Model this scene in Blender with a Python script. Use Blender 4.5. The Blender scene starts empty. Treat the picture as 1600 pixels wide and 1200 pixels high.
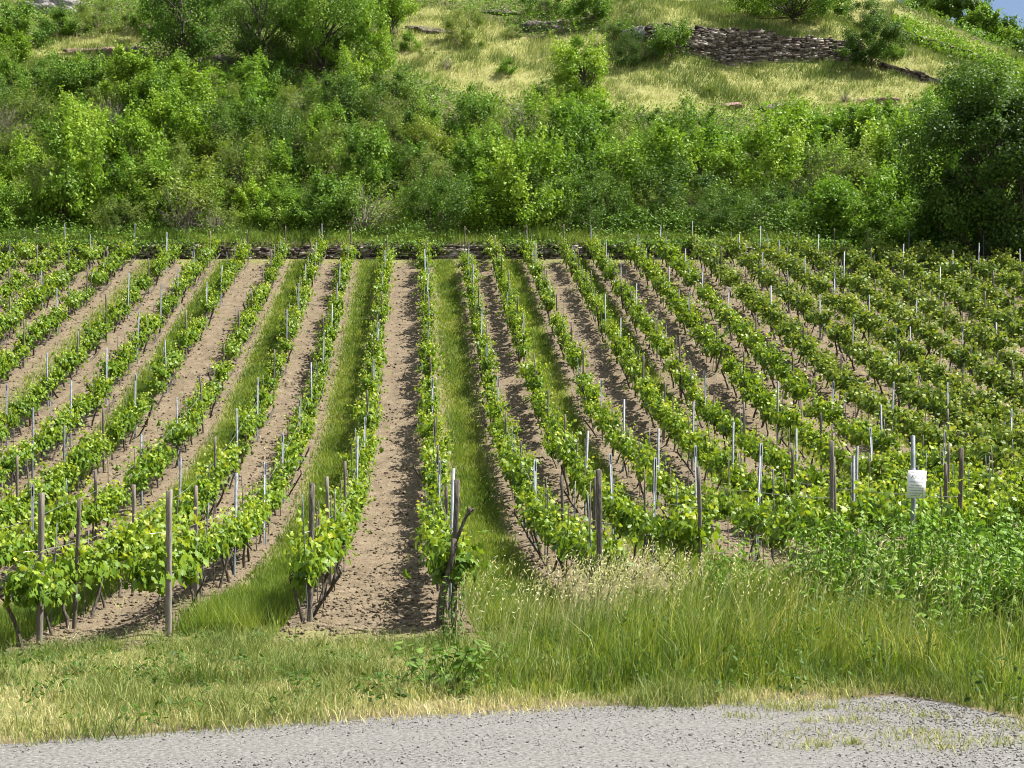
import bpy, math, random
import numpy as np
from mathutils import Vector

R = math.radians
rng = np.random.default_rng(7)
random.seed(7)
S = bpy.context.scene
COL = S.collection

# ------------------------------------------------------------------ camera, world, sun, exposure
F, VX, HZ, CAMZ = 2200.0, 649.0, 800.0, 1.65          # focal length and horizon in photo pixels, eye height
cam_data = bpy.data.cameras.new("camera")
cam_data.sensor_width = 36.0
cam_data.lens = 36.0 * F / 1600.0
cam_data.shift_x = (800 - VX) / 1600.0
cam_data.shift_y = (HZ - 600) / 1600.0
cam_data.clip_end = 3000
cam = bpy.data.objects.new("camera", cam_data)
cam.location = (0, 0, CAMZ)
cam.rotation_euler = (R(90), 0, 0)
COL.objects.link(cam)
S.camera = cam

SUN = Vector((0.74, 0.06, 1.08)).normalized()
sun_el = math.asin(SUN.z)
sun_az = math.atan2(SUN.x, SUN.y)
world = bpy.data.worlds.new("World")
S.world = world
world.use_nodes = True
wn, wl = world.node_tree.nodes, world.node_tree.links
for n in list(wn):
    wn.remove(n)
w_out = wn.new("ShaderNodeOutputWorld")
w_bg = wn.new("ShaderNodeBackground")
w_sky = wn.new("ShaderNodeTexSky")
w_sky.sky_type = 'NISHITA'
w_sky.sun_disc = False
w_sky.sun_elevation = sun_el
w_sky.sun_rotation = sun_az
w_tc = wn.new("ShaderNodeTexCoord")
w_map = wn.new("ShaderNodeMapping")
w_map.inputs['Scale'].default_value = (1, 1, 2.2)
w_no = wn.new("ShaderNodeTexNoise")
w_no.inputs['Scale'].default_value = 7.0
w_no.inputs['Detail'].default_value = 7
w_rmp = wn.new("ShaderNodeValToRGB")
w_rmp.color_ramp.elements[0].position = 0.47
w_rmp.color_ramp.elements[1].position = 0.60
w_mix = wn.new("ShaderNodeMix")
w_mix.data_type = 'RGBA'
w_mix.inputs[7].default_value = (9.5, 9.5, 9.7, 1)
wl.new(w_tc.outputs['Generated'], w_map.inputs['Vector'])
wl.new(w_map.outputs[0], w_no.inputs['Vector'])
wl.new(w_no.outputs[0], w_rmp.inputs[0])
wl.new(w_rmp.outputs[0], w_mix.inputs[0])
wl.new(w_sky.outputs[0], w_mix.inputs[6])
wl.new(w_mix.outputs[2], w_bg.inputs[0])
w_bg.inputs[1].default_value = 0.05
wl.new(w_bg.outputs[0], w_out.inputs[0])

sun_data = bpy.data.lights.new("sun", 'SUN')
sun_data.energy = 5.0
sun_data.angle = R(0.55)
sun_data.color = (1.0, 0.955, 0.88)
sun = bpy.data.objects.new("sun", sun_data)
sun.rotation_euler = SUN.to_track_quat('Z', 'Y').to_euler()
sun.location = (20, 10, 60)
COL.objects.link(sun)

S.view_settings.view_transform = 'Standard'
S.view_settings.look = 'None'
S.view_settings.gamma = 1.0
S.view_settings.exposure = 1.38
S.cycles.filter_width = 1.05
S.cycles.max_bounces = 6
S.cycles.diffuse_bounces = 3
S.cycles.transmission_bounces = 3
S.cycles.caustics_reflective = False
S.cycles.caustics_refractive = False

# ------------------------------------------------------------------ noise and terrain
def _hash(ix, iy, seed):
    h = (ix * 374761393 + iy * 668265263 + seed * 974711) & 0xFFFFFFFF
    h = ((h ^ (h >> 13)) * 1274126177) & 0xFFFFFFFF
    return ((h ^ (h >> 16)) & 0xFFFF) / 65535.0

def vnoise(x, y, seed=0):
    x = np.asarray(x, float); y = np.asarray(y, float)
    ix = np.floor(x).astype(np.int64); iy = np.floor(y).astype(np.int64)
    fx = x - ix; fy = y - iy
    fx = fx * fx * (3 - 2 * fx); fy = fy * fy * (3 - 2 * fy)
    a = _hash(ix, iy, seed); b = _hash(ix + 1, iy, seed)
    c = _hash(ix, iy + 1, seed); d = _hash(ix + 1, iy + 1, seed)
    return (a * (1 - fx) + b * fx) * (1 - fy) + (c * (1 - fx) + d * fx) * fy - 0.5

def fbm(x, y, seed=0, octs=4):
    s = 0; a = 1.0
    for o in range(octs):
        s = s + a * vnoise(x * 2 ** o + 17.3 * o, y * 2 ** o - 9.1 * o, seed + o)
        a *= 0.5
    return s

def sstep(a, b, x):
    t = np.clip((np.asarray(x, float) - a) / (b - a), 0, 1)
    return t * t * (3 - 2 * t)

WALL_Y = 77.35
_ky = [-80, 9, 14, 17, 18.5, 20.7, 24, 28, 31.8, 35, 39.5, 46.6, 54.4, 62.9, 72.6, 77.3]
_kz = [0, 0, 0, 0.0, .02, .08, .2, .42, .85, 1.4, 2.37, 4.19, 7.09, 10.23, 13.86, 15.55]
_hy = [77.3, 82, 99.3, 107.6, 125, 140, 160, 240]
_hz = [15.55, 17.2, 29.3, 35.1, 47, 56, 61, 62]
_yy = np.arange(-80, 240.01, 0.1)
def _smooth(a, n):
    k = np.ones(n) / n
    return np.convolve(np.pad(a, (n, n), mode='edge'), k, mode='same')[n:-n]
_pz = np.where(_yy < 77.3, np.interp(_yy, _ky, _kz), np.interp(_yy, _hy, _hz))
_pz = _smooth(_smooth(_pz, 31), 31)

def base_h(x, y):
    x = np.asarray(x, float); y = np.asarray(y, float)
    z = np.interp(y, _yy, _pz)
    z = z + 0.45 * sstep(0.8, 6.5, x) * sstep(12.5, 18.5, y) * (1 - sstep(22, 48, y))
    z = z - .24 * sstep(3.4, 5.2, -x) * sstep(14, 18, y) * (1 - sstep(21, 30, y))
    z = z + .86 * (1 - sstep(20, 25, x)) * sstep(WALL_Y, WALL_Y + 0.25, y)
    z = z + sstep(79, 95, y) * 1.3 * fbm(x / 9.0, y / 9.0, 3, 3) * (1 - .85 * sstep(14, 18, x) * (1 - sstep(36, 40, x)) * sstep(98, 103, y) * (1 - sstep(116, 122, y)))
    return z

def ray_at(px, py, fn, y0=8.0, y1=230.0):
    ys = np.arange(y0, y1, 0.05)
    xs = (px - VX) / F * ys
    zr = CAMZ + (HZ - py) / F * ys
    hit = np.nonzero(fn(xs, ys) >= zr)[0]
    i = hit[0] if len(hit) else len(ys) - 1
    return float(xs[i]), float(ys[i]), float(zr[i])

# the spur's ridge: a plane that cuts the hill off on the far right
_P1 = ray_at(1395, 0, base_h); _P2 = ray_at(1600, 92, base_h)
_GY = 0.5
_GX = ((_P2[2] - _P1[2]) - _GY * (_P2[1] - _P1[1])) / (_P2[0] - _P1[0])
# the tall terrace wall
_W0 = ray_at(1012, 90, base_h); _W1 = ray_at(1342, 97, base_h)

def wall2_y(x):
    return _W0[1] + (np.asarray(x, float) - _W0[0]) / (_W1[0] - _W0[0]) * (_W1[1] - _W0[1])

def H(x, y):
    x = np.asarray(x, float); y = np.asarray(y, float)
    z = base_h(x, y)
    r = _P1[2] + _GX * (x - _P1[0]) + _GY * (y - _P1[1])
    z = np.where((x > 15) & (y > 85), np.minimum(z, r + 0.35 * fbm(x / 5, y / 5, 8, 2)), z)
    d = y - wall2_y(x)
    hh = 2.5 - 0.9 * np.clip((x - _W0[0]) / (_W1[0] - _W0[0]), 0, 1)
    z = z + hh * sstep(_W0[0] - 3, _W0[0] + 0.5, x) * (1 - sstep(_W1[0] - 0.2, _W1[0] + 2.5, x)) * sstep(0, 0.45, d) * (1 - sstep(2, 16, d))
    return z

def at(px, py):
    return ray_at(px, py, H)

def project(x, y, z):
    return VX + F * x / y, HZ - F * (z - CAMZ) / y

# ------------------------------------------------------------------ mesh helpers
def mesh_from(name, V, T, tint=None, smooth=False, extra=None):
    V = np.ascontiguousarray(V, np.float32); T = np.ascontiguousarray(T, np.int32)
    me = bpy.data.meshes.new(name)
    me.vertices.add(len(V)); me.vertices.foreach_set('co', V.ravel())
    me.loops.add(T.size); me.loops.foreach_set('vertex_index', T.ravel())
    me.polygons.add(len(T))
    me.polygons.foreach_set('loop_start', np.arange(len(T), dtype=np.int32) * T.shape[1])
    if smooth:
        me.polygons.foreach_set('use_smooth', np.ones(len(T), bool))
    if tint is not None:
        a = me.attributes.new('tint', 'FLOAT', 'POINT')
        a.data.foreach_set('value', np.ascontiguousarray(tint, np.float32))
    for k, v in (extra or {}).items():
        a = me.attributes.new(k, 'FLOAT', 'POINT')
        a.data.foreach_set('value', np.ascontiguousarray(v, np.float32))
    me.update(calc_edges=True)
    return me

def link(name, me, mats=(), parent=None):
    for m in mats:
        if m.name not in [q.name for q in me.materials if q]:
            me.materials.append(m)
    o = bpy.data.objects.new(name, me)
    COL.objects.link(o)
    if parent:
        o.parent = parent
    return o

def empty(name, loc=(0, 0, 0), rz=0.0):
    o = bpy.data.objects.new(name, None)
    o.empty_display_size = 0.2
    o.location = loc; o.rotation_euler = (0, 0, rz)
    COL.objects.link(o)
    return o

def tag(o, label=None, cat=None, group=None, kind=None):
    if label: o['label'] = label
    if cat: o['category'] = cat
    if group: o['group'] = group
    if kind: o['kind'] = kind
    return o

class Acc:
    """collects triangle pieces that become one mesh"""
    def __init__(self): self.V = []; self.T = []; self.t = []; self.m = []; self.n = 0
    def add(self, V, T, tint=0.5, mat=0):
        V = np.asarray(V, float).reshape(-1, 3); T = np.asarray(T, int).reshape(-1, 3)
        self.V.append(V); self.T.append(T + self.n); self.n += len(V)
        self.t.append(np.full(len(V), tint, float) if np.isscalar(tint) else np.asarray(tint, float))
        self.m.append(np.full(len(T), mat, np.int32))
        return self
    def arrays(self):
        return np.concatenate(self.V), np.concatenate(self.T), np.concatenate(self.t), np.concatenate(self.m)
    def mesh(self, name, smooth=False):
        V, T, t, m = self.arrays()
        me = mesh_from(name, V, T, t, smooth)
        if m.any():
            me.polygons.foreach_set('material_index', m)
        return me

def norm(a):
    return a / np.maximum(np.linalg.norm(a, axis=-1, keepdims=True), 1e-9)

def scatter(tv, tt, P, N, U, size, curl=None):
    """copies of a flat template (x right, y along, z normal) at points P with normals N, along-directions U"""
    N = norm(N); U = U - (U * N).sum(1, keepdims=True) * N; U = norm(U); W = np.cross(U, N)
    size = np.broadcast_to(np.asarray(size, float), (len(P),))
    s = size[:, None, None]
    tv = np.asarray(tv, float)
    zz = tv[None, :, 2:3] * (1.0 if curl is None else curl[:, None, None])
    V = P[:, None, :] + s * (tv[None, :, 0:1] * W[:, None, :] + tv[None, :, 1:2] * U[:, None, :] + zz * N[:, None, :])
    T = np.asarray(tt)[None] + (np.arange(len(P)) * len(tv))[:, None, None]
    return V.reshape(-1, 3), T.reshape(-1, 3)

def polar_leaf(pts, droop):
    v = [(0, 0.06, 0)]
    for ang, r in pts:
        x, y = r * math.cos(R(ang)), r * math.sin(R(ang)) + 0.12
        v.append((x, y, -droop * (abs(x) ** 1.3) * 1.2 - droop * 0.6 * max(y, 0) ** 2))
    n = len(pts)
    return np.array(v), np.array([(0, 1 + i, 1 + (i + 1) % n) for i in range(n)])
VINE_LEAF = polar_leaf([(-90, .10), (-62, .44), (-38, .50), (-18, .40), (2, .60), (24, .50), (40, .45), (58, .60), (74, .56), (90, .74),
                        (106, .56), (122, .60), (140, .45), (156, .50), (178, .60), (198, .40), (218, .50), (242, .44)], .32)
VINE_LOW = polar_leaf([(-90, .12), (-50, .48), (5, .58), (45, .52), (90, .70), (135, .52), (175, .58), (230, .48)], .32)
OVAL = (np.array([(0, -.5, 0), (.26, -.12, -.07), (.22, .22, -.08), (0, .55, -.10), (-.22, .22, -.08), (-.26, -.12, -.07), (0, 0, .02)]),
        np.array([(0, 1, 6), (1, 2, 6), (2, 3, 6), (3, 4, 6), (4, 5, 6), (5, 0, 6)]))
DIAM = (np.array([(0, -.5, 0), (.33, 0, -.08), (0, .55, -.05), (-.33, 0, -.08)]), np.array([(0, 1, 2), (0, 2, 3)]))
NARROW = (np.array([(0, -.5, 0), (.14, 0, -.03), (0, .6, -.05), (-.14, 0, -.03)]), np.array([(0, 1, 2), (0, 2, 3)]))

def tube(pts, rad, sides=6, cap=True):
    pts = np.asarray(pts, float); rad = np.broadcast_to(np.asarray(rad, float), (len(pts),))
    d = np.gradient(pts, axis=0); d = norm(d)
    ref = np.array([1.0, 0, 0]) if abs(d[0, 0]) < .8 else np.array([0, 1.0, 0])
    a = norm(np.cross(d, ref)); b = np.cross(d, a)
    th = np.arange(sides) / sides * 2 * np.pi
    V = pts[:, None] + rad[:, None, None] * (np.cos(th)[None, :, None] * a[:, None] + np.sin(th)[None, :, None] * b[:, None])
    V = V.reshape(-1, 3); T = []
    for i in range(len(pts) - 1):
        for j in range(sides):
            k = (j + 1) % sides
            p, q, r, s = i * sides + j, i * sides + k, (i + 1) * sides + k, (i + 1) * sides + j
            T += [(p, q, r), (p, r, s)]
    if cap:
        V = np.vstack([V, pts[-1] + d[-1] * rad[-1] * .3, pts[0]])
        e = len(V) - 2; o = (len(pts) - 1) * sides
        for j in range(sides):
            T.append((o + j, o + (j + 1) % sides, e)); T.append(((j + 1) % sides, j, e + 1))
    return V, np.array(T)

def prism(poly, z0, z1, top_bevel=0.0):
    """closed prism of a convex or star-shaped outline"""
    p = np.asarray(poly, float); n = len(p); c = p.mean(0)
    rings = [(p, z0), (p, z1 - top_bevel)] + ([(c + (p - c) * .75, z1)] if top_bevel else [])
    V = np.vstack([np.column_stack([q, np.full(n, z)]) for q, z in rings]); T = []
    for i in range(len(rings) - 1):
        for j in range(n):
            k = (j + 1) % n
            T += [(i * n + j, i * n + k, (i + 1) * n + k), (i * n + j, (i + 1) * n + k, (i + 1) * n + j)]
    o = (len(rings) - 1) * n
    V = np.vstack([V, [c[0], c[1], rings[-1][1]], [c[0], c[1], z0]])
    for j in range(n):
        k = (j + 1) % n
        T += [(o + j, o + k, len(V) - 2), (k, j, len(V) - 1)]
    return V, np.array(T)

def box(cx, cy, cz, sx, sy, sz):
    V = np.array([(x, y, z) for z in (-.5, .5) for y in (-.5, .5) for x in (-.5, .5)]) * (sx, sy, sz) + (cx, cy, cz)
    Q = [(0, 2, 3, 1), (4, 5, 7, 6), (0, 1, 5, 4), (2, 6, 7, 3), (0, 4, 6, 2), (1, 3, 7, 5)]
    return V, np.array([t for a, b, c, d in Q for t in ((a, b, c), (a, c, d))])

def blades(X, Y, Z, h, w, lean, az, tint, seg=2):
    """grass blades: tapering ribbons that bend over"""
    n = len(X); ex = np.cos(az); ey = np.sin(az); face = rng.uniform(0, 2 * np.pi, n)
    wx, wy = np.cos(face) * w / 2, np.sin(face) * w / 2
    if seg == 1:
        V = np.stack([np.stack([X - wx, Y - wy, Z - .01], 1), np.stack([X + wx, Y + wy, Z - .01], 1),
                      np.stack([X + ex * lean * h, Y + ey * lean * h, Z + h], 1)], 1)
        T = np.arange(n * 3).reshape(-1, 3)
        return V.reshape(-1, 3), T, np.repeat(tint, 3)
    m = .55
    mx, my, mz = X + ex * lean * h * .32, Y + ey * lean * h * .32, Z + h * m
    V = np.stack([np.stack([X - wx, Y - wy, Z - .01], 1), np.stack([X + wx, Y + wy, Z - .01], 1),
                  np.stack([mx - wx * .75, my - wy * .75, mz], 1), np.stack([mx + wx * .75, my + wy * .75, mz], 1),
                  np.stack([X + ex * lean * h, Y + ey * lean * h, Z + h * (1 - .25 * np.minimum(lean, 1.2) ** 2)], 1)], 1)
    T = np.array([(0, 1, 3), (0, 3, 2), (2, 3, 4)])[None] + (np.arange(n) * 5)[:, None, None]
    return V.reshape(-1, 3), T.reshape(-1, 3), np.repeat(tint, 5)

# ------------------------------------------------------------------ materials
def newmat(name):
    m = bpy.data.materials.new(name); m.use_nodes = True
    nt = m.node_tree
    for n in list(nt.nodes): nt.nodes.remove(n)
    out = nt.nodes.new("ShaderNodeOutputMaterial")
    return m, nt, nt.nodes, nt.links, out

def ramp(ns, stops):
    r = ns.new("ShaderNodeValToRGB"); e = r.color_ramp.elements
    while len(e) < len(stops): e.new(0.5)
    for i, (p, c) in enumerate(stops):
        e[i].position = p; e[i].color = (*c, 1)
    return r

def leaf_mat(name, stops, trans=.4, rough=.5, warm=(1.25, 1.12, .55), spec=.3, objvar=.18):
    m, nt, ns, ls, out = newmat(name)
    at_ = ns.new("ShaderNodeAttribute"); at_.attribute_name = 'tint'
    oi = ns.new("ShaderNodeObjectInfo")
    ma = ns.new("ShaderNodeMath"); ma.operation = 'MULTIPLY_ADD'
    ma.inputs[1].default_value = objvar; ma.inputs[2].default_value = -objvar / 2
    ad = ns.new("ShaderNodeMath"); ad.operation = 'ADD'
    ls.new(oi.outputs['Random'], ma.inputs[0]); ls.new(ma.outputs[0], ad.inputs[0]); ls.new(at_.outputs['Fac'], ad.inputs[1])
    rp = ramp(ns, stops); ls.new(ad.outputs[0], rp.inputs[0])
    p = ns.new("ShaderNodeBsdfPrincipled"); p.inputs['Roughness'].default_value = rough
    p.inputs['Specular IOR Level'].default_value = spec
    ls.new(rp.outputs[0], p.inputs['Base Color'])
    t = ns.new("ShaderNodeBsdfTranslucent")
    mu = ns.new("ShaderNodeMix"); mu.data_type = 'RGBA'; mu.blend_type = 'MULTIPLY'; mu.inputs[0].default_value = 1
    mu.inputs[7].default_value = (*warm, 1)
    ls.new(rp.outputs[0], mu.inputs[6]); ls.new(mu.outputs[2], t.inputs[0])
    mx = ns.new("ShaderNodeMixShader"); mx.inputs[0].default_value = trans
    ls.new(p.outputs[0], mx.inputs[1]); ls.new(t.outputs[0], mx.inputs[2]); ls.new(mx.outputs[0], out.inputs[0])
    return m

def noise_mat(name, stops, scale=8.0, detail=6, rough=.9, bump=.3, bump_scale=40.0, dist=.02, tint=0.0, stretch=(1, 1, 1), spec=.25, metal=0.0, jitter=.0):
    m, nt, ns, ls, out = newmat(name)
    tc = ns.new("ShaderNodeTexCoord"); mp = ns.new("ShaderNodeMapping"); mp.inputs['Scale'].default_value = stretch
    ls.new(tc.outputs['Object'], mp.inputs[0])
    no = ns.new("ShaderNodeTexNoise"); no.inputs['Scale'].default_value = scale; no.inputs['Detail'].default_value = detail
    no.inputs['Roughness'].default_value = .65
    ls.new(mp.outputs[0], no.inputs['Vector'])
    fac = no.outputs[0]
    if tint:
        a = ns.new("ShaderNodeAttribute"); a.attribute_name = 'tint'
        k = ns.new("ShaderNodeMath"); k.operation = 'MULTIPLY_ADD'; k.inputs[1].default_value = tint; k.inputs[2].default_value = -tint / 2
        s = ns.new("ShaderNodeMath"); s.operation = 'ADD'
        ls.new(a.outputs['Fac'], k.inputs[0]); ls.new(k.outputs[0], s.inputs[0]); ls.new(fac, s.inputs[1]); fac = s.outputs[0]
    if jitter:
        oi = ns.new("ShaderNodeObjectInfo")
        k = ns.new("ShaderNodeMath"); k.operation = 'MULTIPLY_ADD'; k.inputs[1].default_value = jitter; k.inputs[2].default_value = -jitter / 2
        s = ns.new("ShaderNodeMath"); s.operation = 'ADD'
        ls.new(oi.outputs['Random'], k.inputs[0]); ls.new(k.outputs[0], s.inputs[0]); ls.new(fac, s.inputs[1]); fac = s.outputs[0]
    rp = ramp(ns, stops); ls.new(fac, rp.inputs[0])
    p = ns.new("ShaderNodeBsdfPrincipled"); p.inputs['Roughness'].default_value = rough
    p.inputs['Specular IOR Level'].default_value = spec; p.inputs['Metallic'].default_value = metal
    ls.new(rp.outputs[0], p.inputs['Base Color'])
    if bump:
        n2 = ns.new("ShaderNodeTexNoise"); n2.inputs['Scale'].default_value = bump_scale; n2.inputs['Detail'].default_value = 5
        ls.new(mp.outputs[0], n2.inputs['Vector'])
        b = ns.new("ShaderNodeBump"); b.inputs['Strength'].default_value = bump; b.inputs['Distance'].default_value = dist
        ls.new(n2.outputs[0], b.inputs['Height']); ls.new(b.outputs[0], p.inputs['Normal'])
    ls.new(p.outputs[0], out.inputs[0])
    return m

def ground_mat(name, soil, cover, scale=2.2, fine=24.0, bump=.6, dist=.03):
    """bare earth mixed with a second ground cover by the vertex attribute «cover»"""
    m, nt, ns, ls, out = newmat(name)
    tc = ns.new("ShaderNodeTexCoord")
    def nz(sc, det=6):
        n = ns.new("ShaderNodeTexNoise"); n.inputs['Scale'].default_value = sc; n.inputs['Detail'].default_value = det
        n.inputs['Roughness'].default_value = .7
        ls.new(tc.outputs['Object'], n.inputs['Vector']); return n
    n1, n2, n3 = nz(scale), nz(fine, 4), nz(11.0, 5)
    mixf = ns.new("ShaderNodeMix"); mixf.inputs[0].default_value = .66
    ls.new(n1.outputs[0], mixf.inputs[2]); ls.new(n2.outputs[0], mixf.inputs[3])
    r1, r2 = ramp(ns, soil), ramp(ns, cover)
    ls.new(mixf.outputs[0], r1.inputs[0]); ls.new(mixf.outputs[0], r2.inputs[0])
    a = ns.new("ShaderNodeAttribute"); a.attribute_name = 'cover'
    k = ns.new("ShaderNodeMath"); k.operation = 'ADD'
    k2 = ns.new("ShaderNodeMath"); k2.operation = 'MULTIPLY_ADD'; k2.inputs[1].default_value = 1.2; k2.inputs[2].default_value = -.6
    ls.new(n3.outputs[0], k2.inputs[0]); ls.new(k2.outputs[0], k.inputs[0]); ls.new(a.outputs['Fac'], k.inputs[1])
    cl = ns.new("ShaderNodeClamp"); ls.new(k.outputs[0], cl.inputs[0])
    mx = ns.new("ShaderNodeMix"); mx.data_type = 'RGBA'
    ls.new(cl.outputs[0], mx.inputs[0]); ls.new(r1.outputs[0], mx.inputs[6]); ls.new(r2.outputs[0], mx.inputs[7])
    p = ns.new("ShaderNodeBsdfPrincipled"); p.inputs['Roughness'].default_value = .95; p.inputs['Specular IOR Level'].default_value = .1
    ls.new(mx.outputs[2], p.inputs['Base Color'])
    n4 = nz(28.0, 6)
    b = ns.new("ShaderNodeBump"); b.inputs['Strength'].default_value = bump; b.inputs['Distance'].default_value = dist
    ls.new(n4.outputs[0], b.inputs['Height']); ls.new(b.outputs[0], p.inputs['Normal'])
    ls.new(p.outputs[0], out.inputs[0])
    return m

M = {}
SOIL = [(.30, (0.047, 0.035, 0.023)), (.43, (0.109, 0.083, 0.056)), (.56, (0.179, 0.142, 0.098)), (.70, (0.307, 0.266, 0.192))]
M['soil'] = ground_mat('soil', SOIL, [(.3, (.075, .085, .028)), (.5, (.15, .15, .055)), (.7, (.30, .26, .13))])
M['verge_earth'] = ground_mat('verge_earth', SOIL,
                              [(.3, (.07, .085, .025)), (.5, (.16, .16, .06)), (.7, (.28, .25, .11))])
M['hill_earth'] = ground_mat('hill_earth', [(.3, (.05, .06, .02)), (.5, (.09, .095, .035)), (.7, (.15, .13, .06))],
                             [(.3, (.14, .16, .045)), (.5, (.25, .255, .085)), (.7, (.38, .36, .16))], scale=.7, fine=9)
M['vine_leaf'] = leaf_mat('vine_leaf', [(.0, (0.055, 0.121, 0.011)), (.35, (0.138, 0.237, 0.018)), (.6, (0.242, 0.347, 0.029)), (.8, (0.369, 0.440, 0.055)), (1, (.44, .43, .10))], trans=.36, rough=.48, spec=.32)
M['vine_leaf_shaded'] = leaf_mat('vine_leaf_shaded', [(.0, (0.055, 0.105, 0.015)), (.35, (0.132, 0.209, 0.029)), (.6, (0.231, 0.303, 0.046)), (.8, (0.330, 0.380, 0.083)), (1, (.39, .40, .12))], trans=.34, rough=.55, spec=.24)  # duller copy of the vine leaf, shading of the right-hand rows put into its colour
M['grass_green'] = leaf_mat('grass_green', [(.0, (.06, .115, .014)), (.35, (.15, .235, .03)), (.7, (.28, .34, .07)), (1, (.50, .47, .22))], trans=.4, rough=.6)
M['grass_dry'] = leaf_mat('grass_dry', [(.0, (.10, .155, .028)), (.35, (.20, .245, .06)), (.65, (.38, .38, .15)), (1, (.56, .50, .27))], trans=.35, rough=.7, warm=(1.1, 1.05, .75))
M['grass_straw'] = leaf_mat('grass_straw', [(.0, (.12, .18, .035)), (.35, (.25, .31, .075)), (.7, (.46, .47, .19)), (1, (.64, .60, .36))], trans=.35, rough=.7, warm=(1.1, 1.05, .75))
M['bark'] = noise_mat('bark', [(.3, (.025, .020, .016)), (.5, (.075, .062, .05)), (.7, (.17, .15, .125))], scale=30, bump=.8, bump_scale=60, dist=.01, stretch=(1, 1, .35))
M['twig'] = noise_mat('twig', [(.3, (.05, .04, .03)), (.7, (.16, .13, .10))], scale=20, bump=0)
M['grey_twig'] = noise_mat('grey_twig', [(.3, (.13, .11, .09)), (.7, (.27, .235, .20))], scale=20, bump=0)
M['old_wood'] = noise_mat('old_wood', [(.25, (.07, .06, .05)), (.5, (.17, .15, .125)), (.75, (.31, .28, .24))], scale=14, bump=.6, bump_scale=50, dist=.006, stretch=(6, 6, .5), jitter=.12)
M['dark_wood'] = noise_mat('dark_wood', [(.25, (.035, .03, .025)), (.5, (.10, .085, .07)), (.78, (.33, .31, .28))], scale=12, bump=.8, bump_scale=40, dist=.008, stretch=(5, 5, .8))
M['stake_wood'] = noise_mat('stake_wood', [(.3, (.075, .06, .048)), (.7, (.21, .18, .15))], scale=20, bump=.3, stretch=(6, 6, .6), jitter=.3)
M['steel'] = noise_mat('steel', [(.2, (.055, .058, .06)), (.45, (.115, .125, .135)), (.8, (.22, .25, .275))], scale=9, rough=.6, bump=.15, metal=.15, spec=.3, jitter=.5)
M['wire'] = noise_mat('wire', [(.3, (.30, .30, .30)), (.7, (.5, .5, .5))], scale=30, rough=.4, bump=0, metal=.6)
M['stone'] = noise_mat('stone', [(.22, (.045, .036, .030)), (.42, (.105, .083, .068)), (.60, (.20, .163, .135)), (.82, (.40, .355, .31))], scale=5, tint=.75, bump=.6, bump_scale=18, dist=.03)
M['rock'] = noise_mat('rock', [(.3, (.04, .033, .028)), (.5, (.10, .083, .07)), (.7, (.24, .21, .185))], scale=3, bump=.9, bump_scale=9, dist=.08)
M['pale_rock'] = noise_mat('pale_rock', [(.3, (.10, .09, .085)), (.5, (.26, .245, .235)), (.7, (.46, .44, .43))], scale=2, bump=1.0, bump_scale=7, dist=.15)
M['red_rock'] = noise_mat('red_rock', [(.3, (.11, .07, .055)), (.5, (.25, .165, .13)), (.7, (.40, .29, .235))], scale=3, bump=.9, bump_scale=9, dist=.08)
M['pebble'] = noise_mat('pebble', [(.1, (0.077, 0.075, 0.069)), (.5, (0.163, 0.157, 0.146)), (.9, (0.284, 0.271, 0.255))], scale=3, tint=1.0, bump=.0)
M['road'] = noise_mat('road', [(.34, (0.060, 0.057, 0.054)), (.45, (0.116, 0.112, 0.105)), (.55, (0.159, 0.154, 0.144)), (.66, (0.232, 0.225, 0.211))], scale=30, detail=8, bump=.5, bump_scale=55, dist=.012)
M['sign_white'] = noise_mat('sign_white', [(.3, (.76, .77, .77)), (.7, (.84, .84, .83))], scale=6, rough=.35, bump=0, spec=.5)
M['ink'] = noise_mat('ink', [(.3, (.10, .11, .13)), (.7, (.16, .17, .19))], scale=6, bump=0)
SPECIES = {
    'hazel': [(.0, (0.054, 0.115, 0.015)), (.4, (0.122, 0.231, 0.024)), (.7, (0.194, 0.323, 0.036)), (1, (0.280, 0.406, 0.060))],
    'blackthorn': [(.0, (0.033, 0.072, 0.012)), (.45, (0.072, 0.142, 0.020)), (.8, (0.122, 0.208, 0.033)), (1, (0.172, 0.263, 0.053))],
    'maple': [(.0, (0.090, 0.169, 0.017)), (.4, (0.172, 0.290, 0.026)), (.7, (0.253, 0.379, 0.040)), (1, (0.344, 0.450, 0.066))],
    'broom': [(.0, (0.081, 0.121, 0.026)), (.4, (0.154, 0.214, 0.041)), (.7, (0.226, 0.290, 0.060)), (1, (0.298, 0.362, 0.107))],
    'elder': [(.0, (0.038, 0.088, 0.015)), (.4, (0.081, 0.169, 0.021)), (.7, (0.140, 0.246, 0.033)), (1, (0.208, 0.307, 0.060))],
    'golden': [(.0, (0.081, 0.137, 0.019)), (.4, (0.163, 0.231, 0.031)), (.7, (0.235, 0.296, 0.047)), (1, (0.316, 0.350, 0.066))],
}
for k, st in SPECIES.items():
    M['leaf_' + k] = leaf_mat('leaf_' + k, st, trans=.30, rough=.55, spec=.18, objvar=.34, warm=(1.08, 1.14, .6))

# ------------------------------------------------------------------ the setting: ground, road, soil, hillside
def road_edge(x):
    return np.interp(x, [-60, -15, -2.94, -1.55, 0, 1.36, 2.76, 4.3, 4.6, 4.85, 6, 30, 60],
                     [-14, 4.5, 9.95, 10.7, 11.34, 11.85, 12.1, 12.55, 12.1, 10.9, 10.2, 9, 8]) + .16 * fbm(np.asarray(x) * 1.7, 0 * np.asarray(x), 5, 4)

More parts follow.
